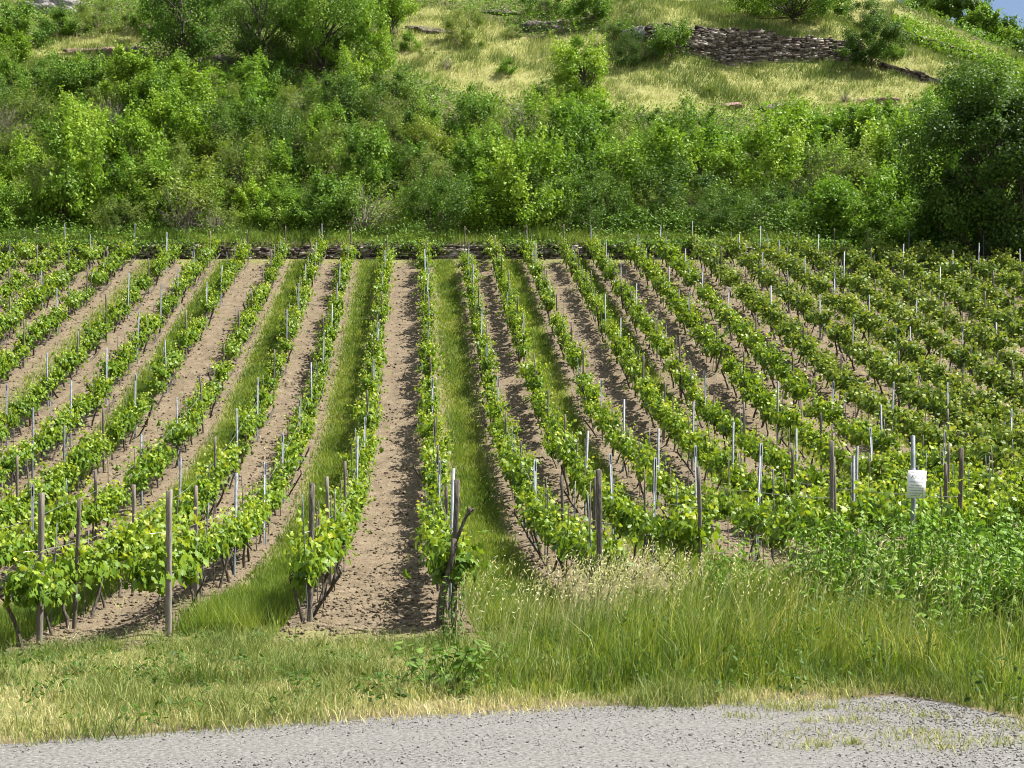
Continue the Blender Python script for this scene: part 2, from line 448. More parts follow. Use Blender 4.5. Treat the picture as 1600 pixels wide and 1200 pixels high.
def grid(name, xs, ys, mat, zfun, cover, lift=0.0):
    X, Y = np.meshgrid(xs, ys)
    Z = zfun(X, Y) + lift
    V = np.column_stack([X.ravel(), Y.ravel(), Z.ravel()])
    nx, ny = len(xs), len(ys)
    i = (np.arange(ny - 1)[:, None] * nx + np.arange(nx - 1)[None]).ravel()
    Q = np.column_stack([i, i + 1, i + nx + 1, i + nx])
    me = mesh_from(name, V, Q, None, True, {'cover': cover(X, Y).ravel()})
    return tag(link(name, me, [mat]), kind='structure')

def coords(lo, hi, fine_lo, fine_hi, step, coarse=6.0):
    a = np.arange(fine_lo, fine_hi + step / 2, step)
    l = np.arange(fine_lo - coarse, lo - coarse, -coarse)[::-1]
    r = np.arange(fine_hi + coarse, hi + coarse, coarse)
    return np.concatenate([l, a, r])

def verge_bumps(x, y):
    return .03 * fbm(x * 1.5, y * 1.5, 21, 3)
def _gx(t): return (t - VX) * 0.035
def row_clear(x, y):
    """bare earth where the vine rows begin"""
    c = np.zeros_like(x)
    for a, b_ in ((_gx(502), _gx(549)), (_gx(606), _gx(663))):   # lanes
        c = np.maximum(c, ((x > a - .3) & (x < b_ + .35) & (y > 17.2 + 1.7 * fbm(x * .9, y * .9, 83, 3))).astype(float))
    c = np.maximum(c, ((x > _gx(549) - .5) & (x < _gx(549) + .6) & (y > 17.6 + .8 * fbm(x * 1.5, y * 1.5, 89, 2))).astype(float))
    return c
grid('ground', coords(-220, 220, -14, 16, .2), coords(-120, 18.4, 4, 18.4, .2)[:-1], M['verge_earth'],
     lambda x, y: H(x, y) - .012 * (y > 18.1) + verge_bumps(x, y) * sstep(0, 1, y - road_edge(x)) * (1 - sstep(17.3, 18.3, y)),
     lambda x, y: (sstep(.0, 1.2, y - road_edge(x) + .5 * fbm(x, y, 31, 3)) * 1.1 - .1) * (1 - row_clear(x, y)) - .4 * row_clear(x, y))

# row positions: their crossing of the top wall, measured in the photograph
TOPS = [4, 56, 108, 160, 212, 280, 335, 389, 446, 502, 549, 606, 663, 724, 768, 820, 877, 923, 979, 1028, 1080, 1133, 1183, 1235,
        1288, 1340, 1393, 1445, 1498, 1550, 1602]
ROWX = [(t - VX) * 0.035 for t in TOPS]
LANE = TOPS.index(663)                                   # first row right of the bare central lane
GRASSY = [(335, 389), (446, 502), (549, 606), (663, 724), (768, 820), (877, 923), (979, 1028), (1080, 1133), (1183, 1235), (1288, 1340), (1393, 1445), (1498, 1550), (212, 280), (108, 160)]
def _gx(t): return (t - VX) * 0.035
STRIPS = [(_gx(a) + .5 * (_gx(b) - _gx(a)), .30 * (_gx(b) - _gx(a)), a) for a, b in GRASSY]
def row_front(i):
    t = TOPS[i]
    return {663: 19.1, 724: 19.0, 768: 20.5, 820: 20.2, 606: 18.8, 549: 18.35, 502: 18.2}.get(t, 18.4 if t < 600 else 20.6)
def row_back(i):
    x = ROWX[i]
    return 76.4 - max(0, x - 19) * .28 + .4 * math.sin(i * 2.3)

def strip_cover(x, y):
    c = np.zeros_like(x)
    for sx, hw, t in STRIPS:
        k = 1.0 if t >= 335 and t < 900 else .55
        c = np.maximum(c, k * (1 - sstep(hw * .75, hw * 1.25, np.abs(x - sx + .12 * fbm(y * .5, x * 0, int(t), 3)))))
    return c
def soil_z(x, y):
    near = 1 - sstep(18.1, 18.5, -y + 36.6) * 0
    clod = .07 * fbm(x * 2.2, y * 2.2, 11, 4) + .06 * np.abs(fbm(x * 5, y * 5, 12, 3)) + .045 * vnoise(x * 10, y * 10, 13)
    c = strip_cover(x, y)
    clod = clod * (1 - .6 * c)
    for rx in ROWX:                                       # soil ploughed up towards the vine stems
        clod = clod + .05 * np.exp(-((x - rx) / .35) ** 2)
    return H(x, y) + clod * sstep(17.9, 18.9, y) * (1 - sstep(76.6, 77.2, y)) * (1 - sstep(45, 60, np.abs(x)))
def soil_cover(x, y):
    c = strip_cover(x, y) * 1.25 - .22
    c = np.maximum(c, .9 * sstep(74.8, 76.6, y - .25 * fbm(x, y, 41, 2)))
    return np.maximum(c, .9 * (1 - sstep(18.0, 19.3, y + .8 * fbm(x, y, 42, 3))))
ys_soil = [17.95]
while ys_soil[-1] < 77.25:
    ys_soil.append(ys_soil[-1] + .055 * ys_soil[-1] / 19)
ys_soil = np.array(ys_soil); ys_soil[-1] = 77.33
grid('vineyard_soil', coords(-220, 220, -24, 36, .085), ys_soil, M['soil'], soil_z, soil_cover)

# meadow patches on the hill, as outlines in the photograph's pixels traced back onto the slope
MEADOW = [
    [(640, 0), (760, 30), (800, 60), (1060, 60), (1060, 30), (960, 0), (1400, 0), (1600, 95), (1600, 140), (1500, 140), (1420, 175), (1100, 175), (960, 172), (880, 165), (800, 160), (700, 140), (620, 110), (610, 70)],
    [(60, 55), (220, 50), (230, 75), (170, 105), (20, 110), (0, 90)],
    [(940, 0), (1400, 0), (1340, 65), (1075, 42), (950, 38)],
]
def in_poly(px, py, poly):
    px = np.asarray(px); py = np.asarray(py); c = np.zeros(px.shape, bool); n = len(poly)
    for i in range(n):
        x1, y1 = poly[i]; x2, y2 = poly[(i + 1) % n]
        if y1 == y2: continue
        k = ((y1 > py) != (y2 > py)) & (px < (x2 - x1) * (py - y1) / (y2 - y1) + x1)
        c ^= k
    return c
def meadow(x, y):
    px, py = project(x, y, H(x, y))
    px = px + 22 * fbm(x / 2.5, y / 2.5, 51, 3); py = py + 14 * fbm(x / 2.5, y / 2.5, 52, 3)
    m = np.zeros(np.shape(px), bool)
    for p in MEADOW: m |= in_poly(px, py, p)
    return m | (py < 0) & (px > 620)
grid('hillside', coords(-220, 220, -40, 62, .4), np.concatenate([np.arange(77.25, 78.4, .12), np.arange(78.6, 135, .4), np.arange(136, 236, 2.0)]),
     M['hill_earth'], H, lambda x, y: meadow(x, y) * 1.0 - .1)

# road: a sheet 4 mm above the ground, its edge ragged where the verge begins
xs = np.concatenate([np.arange(-60, -8, 1.0), np.arange(-8, 9, .12), np.arange(9, 61, 1.0)])
ts = np.concatenate([np.linspace(0, .85, 40), np.linspace(.87, 1, 20)])
ed = road_edge(xs)
X = np.repeat(xs[None], len(ts), 0); Y = -30 + (ed[None] + 30) * ts[:, None]
Z = H(X, Y) + .004 + .012 * (1 - sstep(.0, .5, ed[None] - Y)) * 0
nx = len(xs); i = (np.arange(len(ts) - 1)[:, None] * nx + np.arange(nx - 1)[None]).ravel()
me = mesh_from('road', np.column_stack([X.ravel(), Y.ravel(), Z.ravel()]), np.column_stack([i, i + 1, i + nx + 1, i + nx]), None, True)
tag(link('road', me, [M['road']]), kind='structure')

# loose gravel on the road
n = 75000
gx = rng.uniform(-5, 6.2, n); gy = rng.uniform(8.4, 12.8, n)
k = gy < road_edge(gx) + .12 + .25 * rng.random(n) ** 3
tr = road_edge(gx) - gy                                   # two wheel lines, worn smooth
worn = np.maximum(np.exp(-((tr - .95) / .28) ** 2), np.exp(-((tr - 2.5) / .3) ** 2)) * (1 - sstep(2.4, 3.4, gx))
keep = k & (rng.random(n) < (.55 + .9 * fbm(gx * .8, gy * .8, 61, 3)) * (1 - .72 * worn))
gx, gy = gx[keep], gy[keep]; n = len(gx)
OCT = np.array([(1, 0, 0), (0, 1, 0), (-1, 0, 0), (0, -1, 0), (0, 0, .7), (0, 0, -.5)], float)
OT = np.array([(0, 1, 4), (1, 2, 4), (2, 3, 4), (3, 0, 4), (1, 0, 5), (2, 1, 5), (3, 2, 5), (0, 3, 5)])
sz = .003 + .006 * rng.random(n) ** 2.5 + .008 * (rng.random(n) < .03) + .007 * rng.random(n) * sstep(3.4, 4.6, gx)
jit = OCT[None] * sz[:, None, None] * rng.uniform(.6, 1.35, (n, 6, 3))
a = rng.uniform(0, 6.28, n); ca, sa = np.cos(a)[:, None], np.sin(a)[:, None]
V = np.stack([jit[..., 0] * ca - jit[..., 1] * sa, jit[..., 0] * sa + jit[..., 1] * ca, jit[..., 2]], 2) + np.stack([gx, gy, H(gx, gy) + .004 + sz * .3], 1)[:, None]
me = mesh_from('gravel', V.reshape(-1, 3), (OT[None] + (np.arange(n) * 6)[:, None, None]).reshape(-1, 3), np.repeat(rng.random(n), 6))
tag(link('gravel', me, [M['pebble']]), 'loose pale grey gravel scattered over the road', kind='stuff')

# loose clods of earth lying on the bare lanes
n = 110000
cy = 16.6 * (76.5 / 16.6) ** rng.random(n); cx = rng.uniform(-.31, .45, n) * cy
keep = ((cy > 18.6) | (row_clear(cx, cy) > .5)) & (rng.random(n) > strip_cover(cx, cy) * 1.1) & (rng.random(n) < .75 + 1.2 * fbm(cx * 1.1, cy * 1.1, 62, 3))
cx, cy = cx[keep], cy[keep]; n = len(cx)
sz = (.006 + .034 * rng.random(n) ** 3.2) * (.8 + cy / 60)
jit = OCT[None] * sz[:, None, None] * rng.uniform(.55, 1.4, (n, 6, 3))
a = rng.uniform(0, 6.28, n); ca, sa = np.cos(a)[:, None], np.sin(a)[:, None]
V = np.stack([jit[..., 0] * ca - jit[..., 1] * sa, jit[..., 0] * sa + jit[..., 1] * ca, jit[..., 2]], 2) + np.stack([cx, cy, np.where(cy > 18.1, soil_z(cx, cy), H(cx, cy) + verge_bumps(cx, cy)) + sz * .25], 1)[:, None]
me = mesh_from('soil_clods', V.reshape(-1, 3), (OT[None] + (np.arange(n) * 6)[:, None, None]).reshape(-1, 3), None, False, {'cover': np.full(n * 6, -.6)})
tag(link('soil_clods', me, [M['soil']]), 'loose clods of brown earth on the bare lanes', kind='stuff')

# ------------------------------------------------------------------ words for labels
ORD = ['first', 'second', 'third', 'fourth', 'fifth', 'sixth', 'seventh', 'eighth', 'ninth', 'tenth', 'eleventh', 'twelfth', 'thirteenth',
       'fourteenth', 'fifteenth', 'sixteenth', 'seventeenth', 'eighteenth', 'nineteenth']
TENS = {20: 'twentieth', 30: 'thirtieth', 40: 'fortieth', 50: 'fiftieth'}
def ordinal(n):
    if n <= 19: return ORD[n - 1]
    t = n // 10 * 10
    return TENS[t] if n == t else TENS[t][:-4] + 'y-' + ORD[n - t - 1]
def row_name(i):
    if i >= LANE: return f"{ordinal(i - LANE + 1)} row right of central bare lane"
    return f"{ordinal(LANE - i)} row left of central bare lane"

def in_view(x, y, h=1.2, margin=30):
    px, py = project(x, y, float(H(x, y)) + h)
    return -margin < px < 1600 + margin

# ------------------------------------------------------------------ grapevines
def vine_foliage(seed, tmpl, shoots=19, extra=110, big=1.04, length=.68):
    r = np.random.default_rng(seed)
    P, N, U, s, t = [], [], [], [], []
    wide = r.uniform(.85, 1.2); hmax = r.uniform(.72, 1.0)
    for k in range(shoots):
        y0 = -length + 2 * length * (k + r.random()) / shoots
        p = np.array([r.normal(0, .05), y0, r.uniform(.62, .84)])
        d = norm(np.array([r.normal(0, .50) * wide, r.normal(0, .30), 1.0]))
        L = r.uniform(.42, .95) * hmax; st = .062; m = int(L / st)
        for q in range(m):
            f = q / m
            d = norm(d + np.array([r.normal(0, .07), r.normal(0, .07), -.05 * f]))
            p = p + d * st
            side = norm(r.normal(size=3) * (1, .8, .45) + np.array([np.sign(p[0]) * .35, 0, 0]))
            pos = p + side * r.uniform(.05, .13)
            P.append(pos)
            N.append(norm(side * .6 + np.array([0, 0, .6]) + r.normal(size=3) * .55))
            U.append(side + np.array([0, 0, -.35]))
            s.append(big * (.135 * (1 - .55 * f ** 2)) * r.uniform(.75, 1.2))
            t.append(.26 + .44 * f ** 2 + r.normal(0, .16))
    for k in range(extra):                                # leaves hanging low around the head of the stem
        side = norm(r.normal(size=3) * (1, .6, .4))
        pos = np.array([r.normal(0, .20) * wide, r.uniform(-length, length), r.uniform(.70, 1.08)])
        P.append(pos); N.append(norm(np.array([np.sign(pos[0]) * .8, 0, .4]) + r.normal(size=3) * .4)); U.append(side + np.array([0, 0, -.8]))
        s.append(big * .135 * r.uniform(.7, 1.25)); t.append(.26 + r.normal(0, .13))
    P, N, U, s, t = map(np.array, (P, N, U, s, t))
    V, T = scatter(tmpl[0], tmpl[1], P, N, U, s, r.uniform(.3, 1.6, len(P)))
    return V, T, np.repeat(np.clip(t, 0, 1), len(tmpl[0]))

def vine_trunk(seed, h=.68):
    r = np.random.default_rng(seed); A = Acc()
    lean = r.normal(0, .05, 2); k = 7
    pts = [(lean[0] * i + r.normal(0, .012), lean[1] * 2 * i + r.normal(0, .018), -.08 + (h + .08) * i / (k - 1)) for i in range(k)]
    A.add(*tube(pts, np.array([.043, .034, .036, .028, .033, .029, .036]) * r.uniform(.85, 1.2), 7))
    top = np.array(pts[-1])
    for sg in (-1, 1):                                    # one cane bent along each side of the wire
        arm = [top, top + (r.normal(0, .02), sg * .10, .07), top + (r.normal(0, .03), sg * .20, .10), top + (r.normal(0, .03), sg * .32, .10)]
        A.add(*tube(arm, [.022, .016, .012, .008], 5))
    return A

NV = 12
FOL = []
for k in range(NV):
    V, T, t = vine_foliage(100 + k, VINE_LEAF, shoots=int(rng.integers(16, 24)), extra=int(rng.integers(80, 140)))
    me = mesh_from('vine_foliage', V, T, t); me.materials.append(M['vine_leaf']); FOL.append(me)
FOL_SHADED = []
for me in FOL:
    me = me.copy(); me.materials.clear(); me.materials.append(M['vine_leaf_shaded']); FOL_SHADED.append(me)
SHADED_FROM = TOPS.index(1080)  # rows from here rightwards take the leaves with shade in their colour
TRK = []
for k in range(8):
    me = vine_trunk(200 + k).mesh('vine_trunk', True); me.materials.append(M['bark']); TRK.append(me)
FOL_LOW = [vine_foliage(300 + k, VINE_LOW, shoots=17, extra=80, big=1.12) for k in range(8)]
TRK_LOW = [vine_trunk(400 + k).arrays()[:2] for k in range(4)]

spots = []                                                # (row, x, y, scale)
for i, x in enumerate(ROWX):
    y = row_front(i) + .55
    while y < row_back(i):
        if rng.random() > .045 and in_view(x, y):
            small = .62 if rng.random() < .07 else 1.0
            spots.append((i, x + rng.normal(0, .035), y + rng.normal(0, .07), small))
        y += 1.18
spots.sort(key=lambda s: s[2])
vine_stuff = spots[300:]; vine_things = spots[:300]
counts = {}
proto = None
def fuller(x):
    return .78 + .34 * float(sstep(9, 17, x)) + .15 * float(1 - sstep(-17, -14, x))
for i, x, y, sm in vine_things:
    counts[i] = counts.get(i, 0) + 1
    loc = (x, y, float(soil_z(np.array(x), np.array(y))) - .02)
    if proto is None:
        proto = empty('grapevine'); ptr = link('trunk', TRK[0], parent=proto); pfo = link('foliage', FOL[0], parent=proto)
        root, tr, fo = proto, ptr, pfo
    else:
        root = proto.copy(); COL.objects.link(root)
        tr = ptr.copy(); fo = pfo.copy(); COL.objects.link(tr); COL.objects.link(fo)
        tr.parent = root; fo.parent = root
    tr.data = TRK[int(rng.integers(len(TRK)))]; fo.data = (FOL_SHADED if i >= SHADED_FROM else FOL)[int(rng.integers(NV))]
    root.location = loc
    flip = math.pi * int(rng.integers(2))
    root.rotation_euler = (0, 0, flip + rng.normal(0, .06))
    s = rng.uniform(.9, 1.1)
    fu = fuller(x)
    root.scale = (s * fu * (.75 if sm < 1 else 1), s * sm, s * (1 + (fu - 1) * .45) * (.8 if sm < 1 else 1) * rng.uniform(.96, 1.14))
    tag(root, f"leafy grapevine, {ordinal(counts[i])} from the road, {row_name(i)}", 'grapevine', 'grapevines planted in rows across the slope')

A = Acc(); A2 = Acc()
for i, x, y, sm in vine_stuff:
    V, T, t = FOL_LOW[int(rng.integers(8))]
    sg = rng.choice([-1, 1]); s = rng.uniform(.9, 1.12) * (.72 if sm < 1 else 1)
    z = float(soil_z(np.array(x), np.array(y))) - .02
    fu = fuller(x)
    Q = V * (sg * s * fu, sg * s, s * (1 + (fu - 1) * .45) * rng.uniform(.92, 1.08)) + (x, y, z)
    A.add(Q, T, np.clip(t + rng.normal(0, .05), 0, 1), 2 if i >= SHADED_FROM else 0)
    V, T = TRK_LOW[int(rng.integers(4))]
    A.add(V * (sg * s, sg * s, s) + (x, y, z), T, .5, 1)
me = A.mesh('distant_vines'); me.materials.append(M['vine_leaf']); me.materials.append(M['bark']); me.materials.append(M['vine_leaf_shaded'])
tag(link('distant_vines', me), 'green grapevines in the upper rows below the stone wall', kind='stuff')

# ------------------------------------------------------------------ posts, stakes, wires
def steel_profile(w=.05, d=.036, g=.006):
    return [(-w / 2, -d / 2), (w / 2, -d / 2), (w / 2, d / 2), (w / 2 - .012, d / 2), (w / 2 - g, d / 2 - .008), (w / 2 - g, -d / 2 + g),
            (-w / 2 + g, -d / 2 + g), (-w / 2 + g, d / 2 - .008), (-w / 2 + .012, d / 2), (-w / 2, d / 2)]
def channel_post(h):
    p = np.array(steel_profile()); n = len(p); A = Acc()
    V = np.vstack([np.column_stack([p, np.full(n, -.4)]), np.column_stack([p, np.full(n, h)])]); T = []
    for j in range(n):
        k = (j + 1) % n; T += [(j, k, n + k), (j, n + k, n + j)]
    top = [(0, 1, 6), (1, 5, 6), (1, 2, 5), (2, 3, 4), (2, 4, 5), (0, 6, 7), (0, 7, 9), (9, 7, 8)]
    T += [(n + a, n + b, n + c) for a, b, c in top]
    A.add(V, T)
    for z in np.arange(.35, h - .05, .22):                # wire hooks pressed out of the edges
        for sg in (-1, 1): A.add(*box(sg * (.025 + .006), 0, z, .012, .012, .02))
    return A
STEEL = []
for h in (1.82, 1.92, 2.02, 2.12):
    me = channel_post(h).mesh('steel_post'); me.materials.append(M['steel']); STEEL.append(me)
def stake_mesh(seed, h, r0):
    r = np.random.default_rng(seed)
    pts = [(r.normal(0, .006), r.normal(0, .006), z) for z in np.linspace(-.2, h, 6)]
    return Acc().add(*tube(pts, r0 * r.uniform(.85, 1.1, 6), 6))
STAKE = []
for k, (h, r0, m) in enumerate([(1.5, .013, 'stake_wood'), (1.65, .014, 'stake_wood'), (1.75, .010, 'steel'), (1.4, .012, 'stake_wood'), (1.85, .012, 'stake_wood'), (1.6, .009, 'steel')]):
    me = stake_mesh(500 + k, h, r0).mesh('vine_stake', True); me.materials.append(M[m]); STAKE.append((me, m))

def wood_post(seed, h, w):
    r = np.random.default_rng(seed); A = Acc()
    zs = np.linspace(-.45, h, 9); ang = np.array([0, .5, 1.57, 2.07, 3.14, 3.64, 4.71, 5.21]) + .3
    ring = []
    for z in zs:
        f = 1 - .06 * (z / h)
        ring.append(np.column_stack([np.cos(ang) * w * .68 * f * r.uniform(.95, 1.05, 8) + r.normal(0, .002), np.sin(ang) * w * .68 * f * r.uniform(.95, 1.05, 8), np.full(8, z)]))
    ring[-1][:, 2] += r.normal(0, .012, 8)
    V = np.vstack(ring + [np.array([[0, 0, h + .004]])]); T = []
    for i in range(8):
        for j in range(8):
            k = (j + 1) % 8; a, b, c, d = i * 8 + j, i * 8 + k, (i + 1) * 8 + k, (i + 1) * 8 + j
            T += [(a, b, c), (a, c, d)]
    T += [(64 + j, 64 + (j + 1) % 8, 72) for j in range(8)]
    return A.add(V, T)

def put(o, x, y, dz=0.0, lean=(0, 0), rz=0.0):
    o.location = (x, y, float(soil_z(np.array(x), np.array(y))) + dz if y > 18 else float(H(x, y)) + dz)
    o.rotation_euler = (lean[0], lean[1], rz)

END = {  # row top -> (kind, photo px of the top, material, label)
    502: (62, 780, .066, 'old_wood', 'grey weathered wooden end post with dark knot of vine, at lower left'),
    549: (263, 768, .066, 'old_wood', 'tall pale weathered wooden end post standing clear of the vines'),
    606: (484, 760, .062, 'dark_wood', 'short dark post top poking out of the leafy vine left of the lane'),
    663: (709, 757, .066, 'dark_wood', 'dark lichen-spotted wooden end post wrapped by a gnarled vine stem'),
    724: (938, 745, .066, 'dark_wood', 'dark wooden end post rising behind the pale seeding grass'),
    820: (1300, 700, .056, 'old_wood', 'slim grey wooden end post left of the white sign'),
}
posts_made = 0
for t, (px, py, w, m, lab) in END.items():
    i = TOPS.index(t); y = row_front(i) + {606: .95, 502: .75}.get(t, 0); x = (px - VX) / F * y
    z0 = float(H(x, y)); ztop = CAMZ + (HZ - py) / F * y
    me = wood_post(t, ztop - z0, w).mesh('wooden_post'); me.materials.append(M[m])
    o = link('wooden_post', me); put(o, x, y, lean=(rng.normal(0, .01), rng.normal(0, .015)), rz=rng.uniform(-.3, .3))
    tag(o, lab, 'post', 'wooden end posts of the vine rows')
# steel and slim wooden posts all along every row
MIDPOST = []
for k, h in enumerate((1.75, 1.9, 2.0)):
    me = wood_post(600 + k, h, .05).mesh('wooden_post'); me.materials.append(M['stake_wood']); MIDPOST.append(me)
first_steel = {502: 20.9, 549: 22.4, 606: 25, 663: 21.3, 768: 20.5, 724: 21.5}
pp = None; cnt = {}; cand = []
for i, x in enumerate(ROWX):
    y = first_steel.get(TOPS[i], row_front(i) + (0 if TOPS[i] >= 724 else rng.uniform(2, 4)))
    while y < row_back(i) + .5:
        if in_view(x, y, 1.5, 5): cand.append((i, x + rng.normal(0, .03), y))
        y += rng.uniform(4.3, 5.4)
        if row_back(i) - 2 < y < row_back(i): y = row_back(i) + .2
cand.sort(key=lambda s: s[2])
for i, x, y in cand[:295]:
    cnt[i] = cnt.get(i, 0) + 1
    if pp is None: o = pp = link('steel_post', STEEL[1])
    else: o = pp.copy(); COL.objects.link(o)
    wood = rng.random() < .42
    o.data = MIDPOST[int(rng.integers(3))] if wood else STEEL[int(rng.integers(1, 4))]
    if wood: o.name = 'wooden_post'
    put(o, x + .05, y, dz=rng.uniform(-.08, .02), lean=(rng.normal(0, .018), rng.normal(0, .022)), rz=rng.uniform(-.2, .2) + math.pi * int(rng.integers(2)))
    tag(o, f"{'slim grey wooden' if wood else 'galvanised steel'} post, {ordinal(cnt[i])} from the road, {row_name(i)}", 'post', 'slim posts along the vine rows')
# thin stakes beside the stems
st_spots = [(i, x + rng.choice([-1, 1]) * rng.uniform(.03, .12), y + rng.normal(0, .1)) for i, x, y, sm in spots if rng.random() < (.62 if ROWX[i] > 1 else .45)]
cnt = {}; pp = None
for i, x, y in st_spots[:280]:
    cnt[i] = cnt.get(i, 0) + 1
    me, mk = STAKE[int(rng.integers(len(STAKE)))]
    if pp is None: o = pp = link('vine_stake', me)
    else: o = pp.copy(); COL.objects.link(o)
    o.data = me
    put(o, x, y, lean=(rng.normal(0, .035), rng.normal(0, .045)))
    tag(o, f"thin {'wooden' if mk == 'stake_wood' else 'metal'} stake, {ordinal(cnt[i])} from the road, {row_name(i)}", 'stake', 'thin stakes beside the vines')
A = Acc()
for i, x, y in st_spots[280:]:
    k = int(rng.integers(6)); h = (1.5, 1.65, 1.75, 1.4, 1.85, 1.6)[k]
    z = float(H(x, y)); lx, ly = rng.normal(0, .045) * h, rng.normal(0, .03) * h
    A.add(*tube([(x, y, z - .2), (x + lx * .5, y + ly * .5, z + h / 2), (x + lx, y + ly, z + h)], .013, 4), .5, 0 if k in (0, 1, 3, 4) else 1)
me = A.mesh('distant_stakes'); me.materials.append(M['stake_wood']); me.materials.append(M['steel'])
tag(link('distant_stakes', me), 'thin stakes among the vines of the upper rows', kind='stuff')
# trellis wires of the nearer rows
for t in (446, 502, 549, 606, 663, 724, 768, 820, 877):
    i = TOPS.index(t); x = ROWX[i]
    for nm, hh in (('lower', .72), ('upper', 1.34)):
        ys = np.arange(row_front(i), 46, 1.2)
        sag = np.where(np.arange(len(ys)) % 4 == 0, 0, -.02)
        pts = np.column_stack([np.full(len(ys), x + .03), ys, H(np.full(len(ys), x), ys) + hh + sag])
        me = Acc().add(*tube(pts, .0045, 4)).mesh('trellis_wire', True); me.materials.append(M['wire'])
        tag(link('trellis_wire', me), f"{nm} trellis wire, {row_name(i)}", 'wire', 'trellis wires along the rows')

# gnarled stem twisted round the dark end post, with a bare stub leaning out to the right
x, y = (703 - VX) / F * 18.95, 18.95
root = empty('old_vine', (x, y, float(H(x, y))))
A = Acc()
A.add(*tube([(-.13, -.02, -.1), (-.13, 0, .25), (-.10, -.04, .5), (-.03, -.09, .75), (.03, -.10, 1.0), (.06, -.06, 1.25)], [.062, .055, .052, .046, .044, .04], 8))
A.add(*tube([(.06, -.06, 1.2), (.14, -.05, 1.36), (.20, -.04, 1.52), (.25, -.03, 1.60)], [.032, .025, .021, .022], 7))
A.add(*tube([(.25, -.03, 1.57), (.26, -.03, 1.64), (.24, -.03, 1.68)], [.022, .042, .016], 7))
A.add(*tube([(.26, -.03, 1.62), (.33, -.02, 1.66)], [.03, .012], 6))
me = A.mesh('trunk', True); me.materials.append(M['bark']); link('trunk', me, parent=root)
V, T, t = vine_foliage(901, VINE_LEAF, shoots=7, extra=46, length=.26)
V = V * (1.0, 1, .95) + (.05, .1, .02)
me = mesh_from('foliage', V, T, t); me.materials.append(M['vine_leaf']); link('foliage', me, parent=root)
tag(root, 'old gnarled vine with a bare black stub leaning from the dark end post', 'grapevine')

# the white notice on its steel post
sy = 20.0; sx = (1427 - VX) / F * sy; sz0 = float(H(sx, sy))
root = empty('sign_post', (sx, sy, sz0))
hp = CAMZ + (HZ - 681) / F * sy - sz0
me = Acc().add(*tube([(.0, 0, -.4), (-.02, 0, .5), (0, 0, 1.3), (-.005, 0, hp)], [.036, .036, .033, .03], 10)).mesh('pole', True); me.materials.append(M['steel']); link('pole', me, parent=root)
A = Acc(); A.add(*tube([(-.012, 0, 1.45), (-.006, 0, 1.75)], [.046, .046], 10)); A.add(*box(0, -.05, 1.62, .03, .03, .05))
me = A.mesh('clamp', True); me.materials.append(M['steel']); link('clamp', me, parent=root)
tag(root, 'grey steel pole carrying the white notice at the edge of the vines', 'post')
pc = CAMZ + (HZ - 757) / F * sy
b = empty('notice_sign', (sx + .02, sy - .075, pc)); b.rotation_euler = (0, R(2.5), 0)
A = Acc().add(*box(0, 0, 0, .262, .008, .395))
me = A.mesh('panel'); me.materials.append(M['sign_white']); link('panel', me, parent=b)
def text(s, z, size, shear=0.0, nm='lettering'):
    c = bpy.data.curves.new(nm, 'FONT'); c.body = s; c.size = size; c.align_x = 'CENTER'; c.align_y = 'CENTER'; c.extrude = .0008; c.shear = shear
    c.materials.append(M['ink'])
    f = bpy.data.objects.new(nm, c); COL.objects.link(f)
    me = bpy.data.meshes.new_from_object(f.evaluated_get(bpy.context.evaluated_depsgraph_get()))
    bpy.data.objects.remove(f)
    if not me.materials: me.materials.append(M['ink'])
    o = link(nm, me, parent=b); o.location = (0, -.0052, z); o.rotation_euler = (R(90), 0, 0)
SIGN_LINES = [("Weinlage Kestel", .168, .026, 0), ("Kinzig", .105, .075, .5), ("Weingut Gutswein", .035, .027, 0), ("Bitte nehmen Sie", -.015, .023, 0),
              ("Rücksicht auf die Reben", -.05, .022, 0), ("und betreten Sie nicht", -.085, .022, 0), ("den Weinberg. Danke", -.125, .022, 0), ("Ihr Winzer  2020", -.16, .022, 0)]
for s_, z_, k_, sh in SIGN_LINES: text(s_, z_, k_, sh)
tag(b, 'small white printed notice fixed to the steel pole', 'sign')

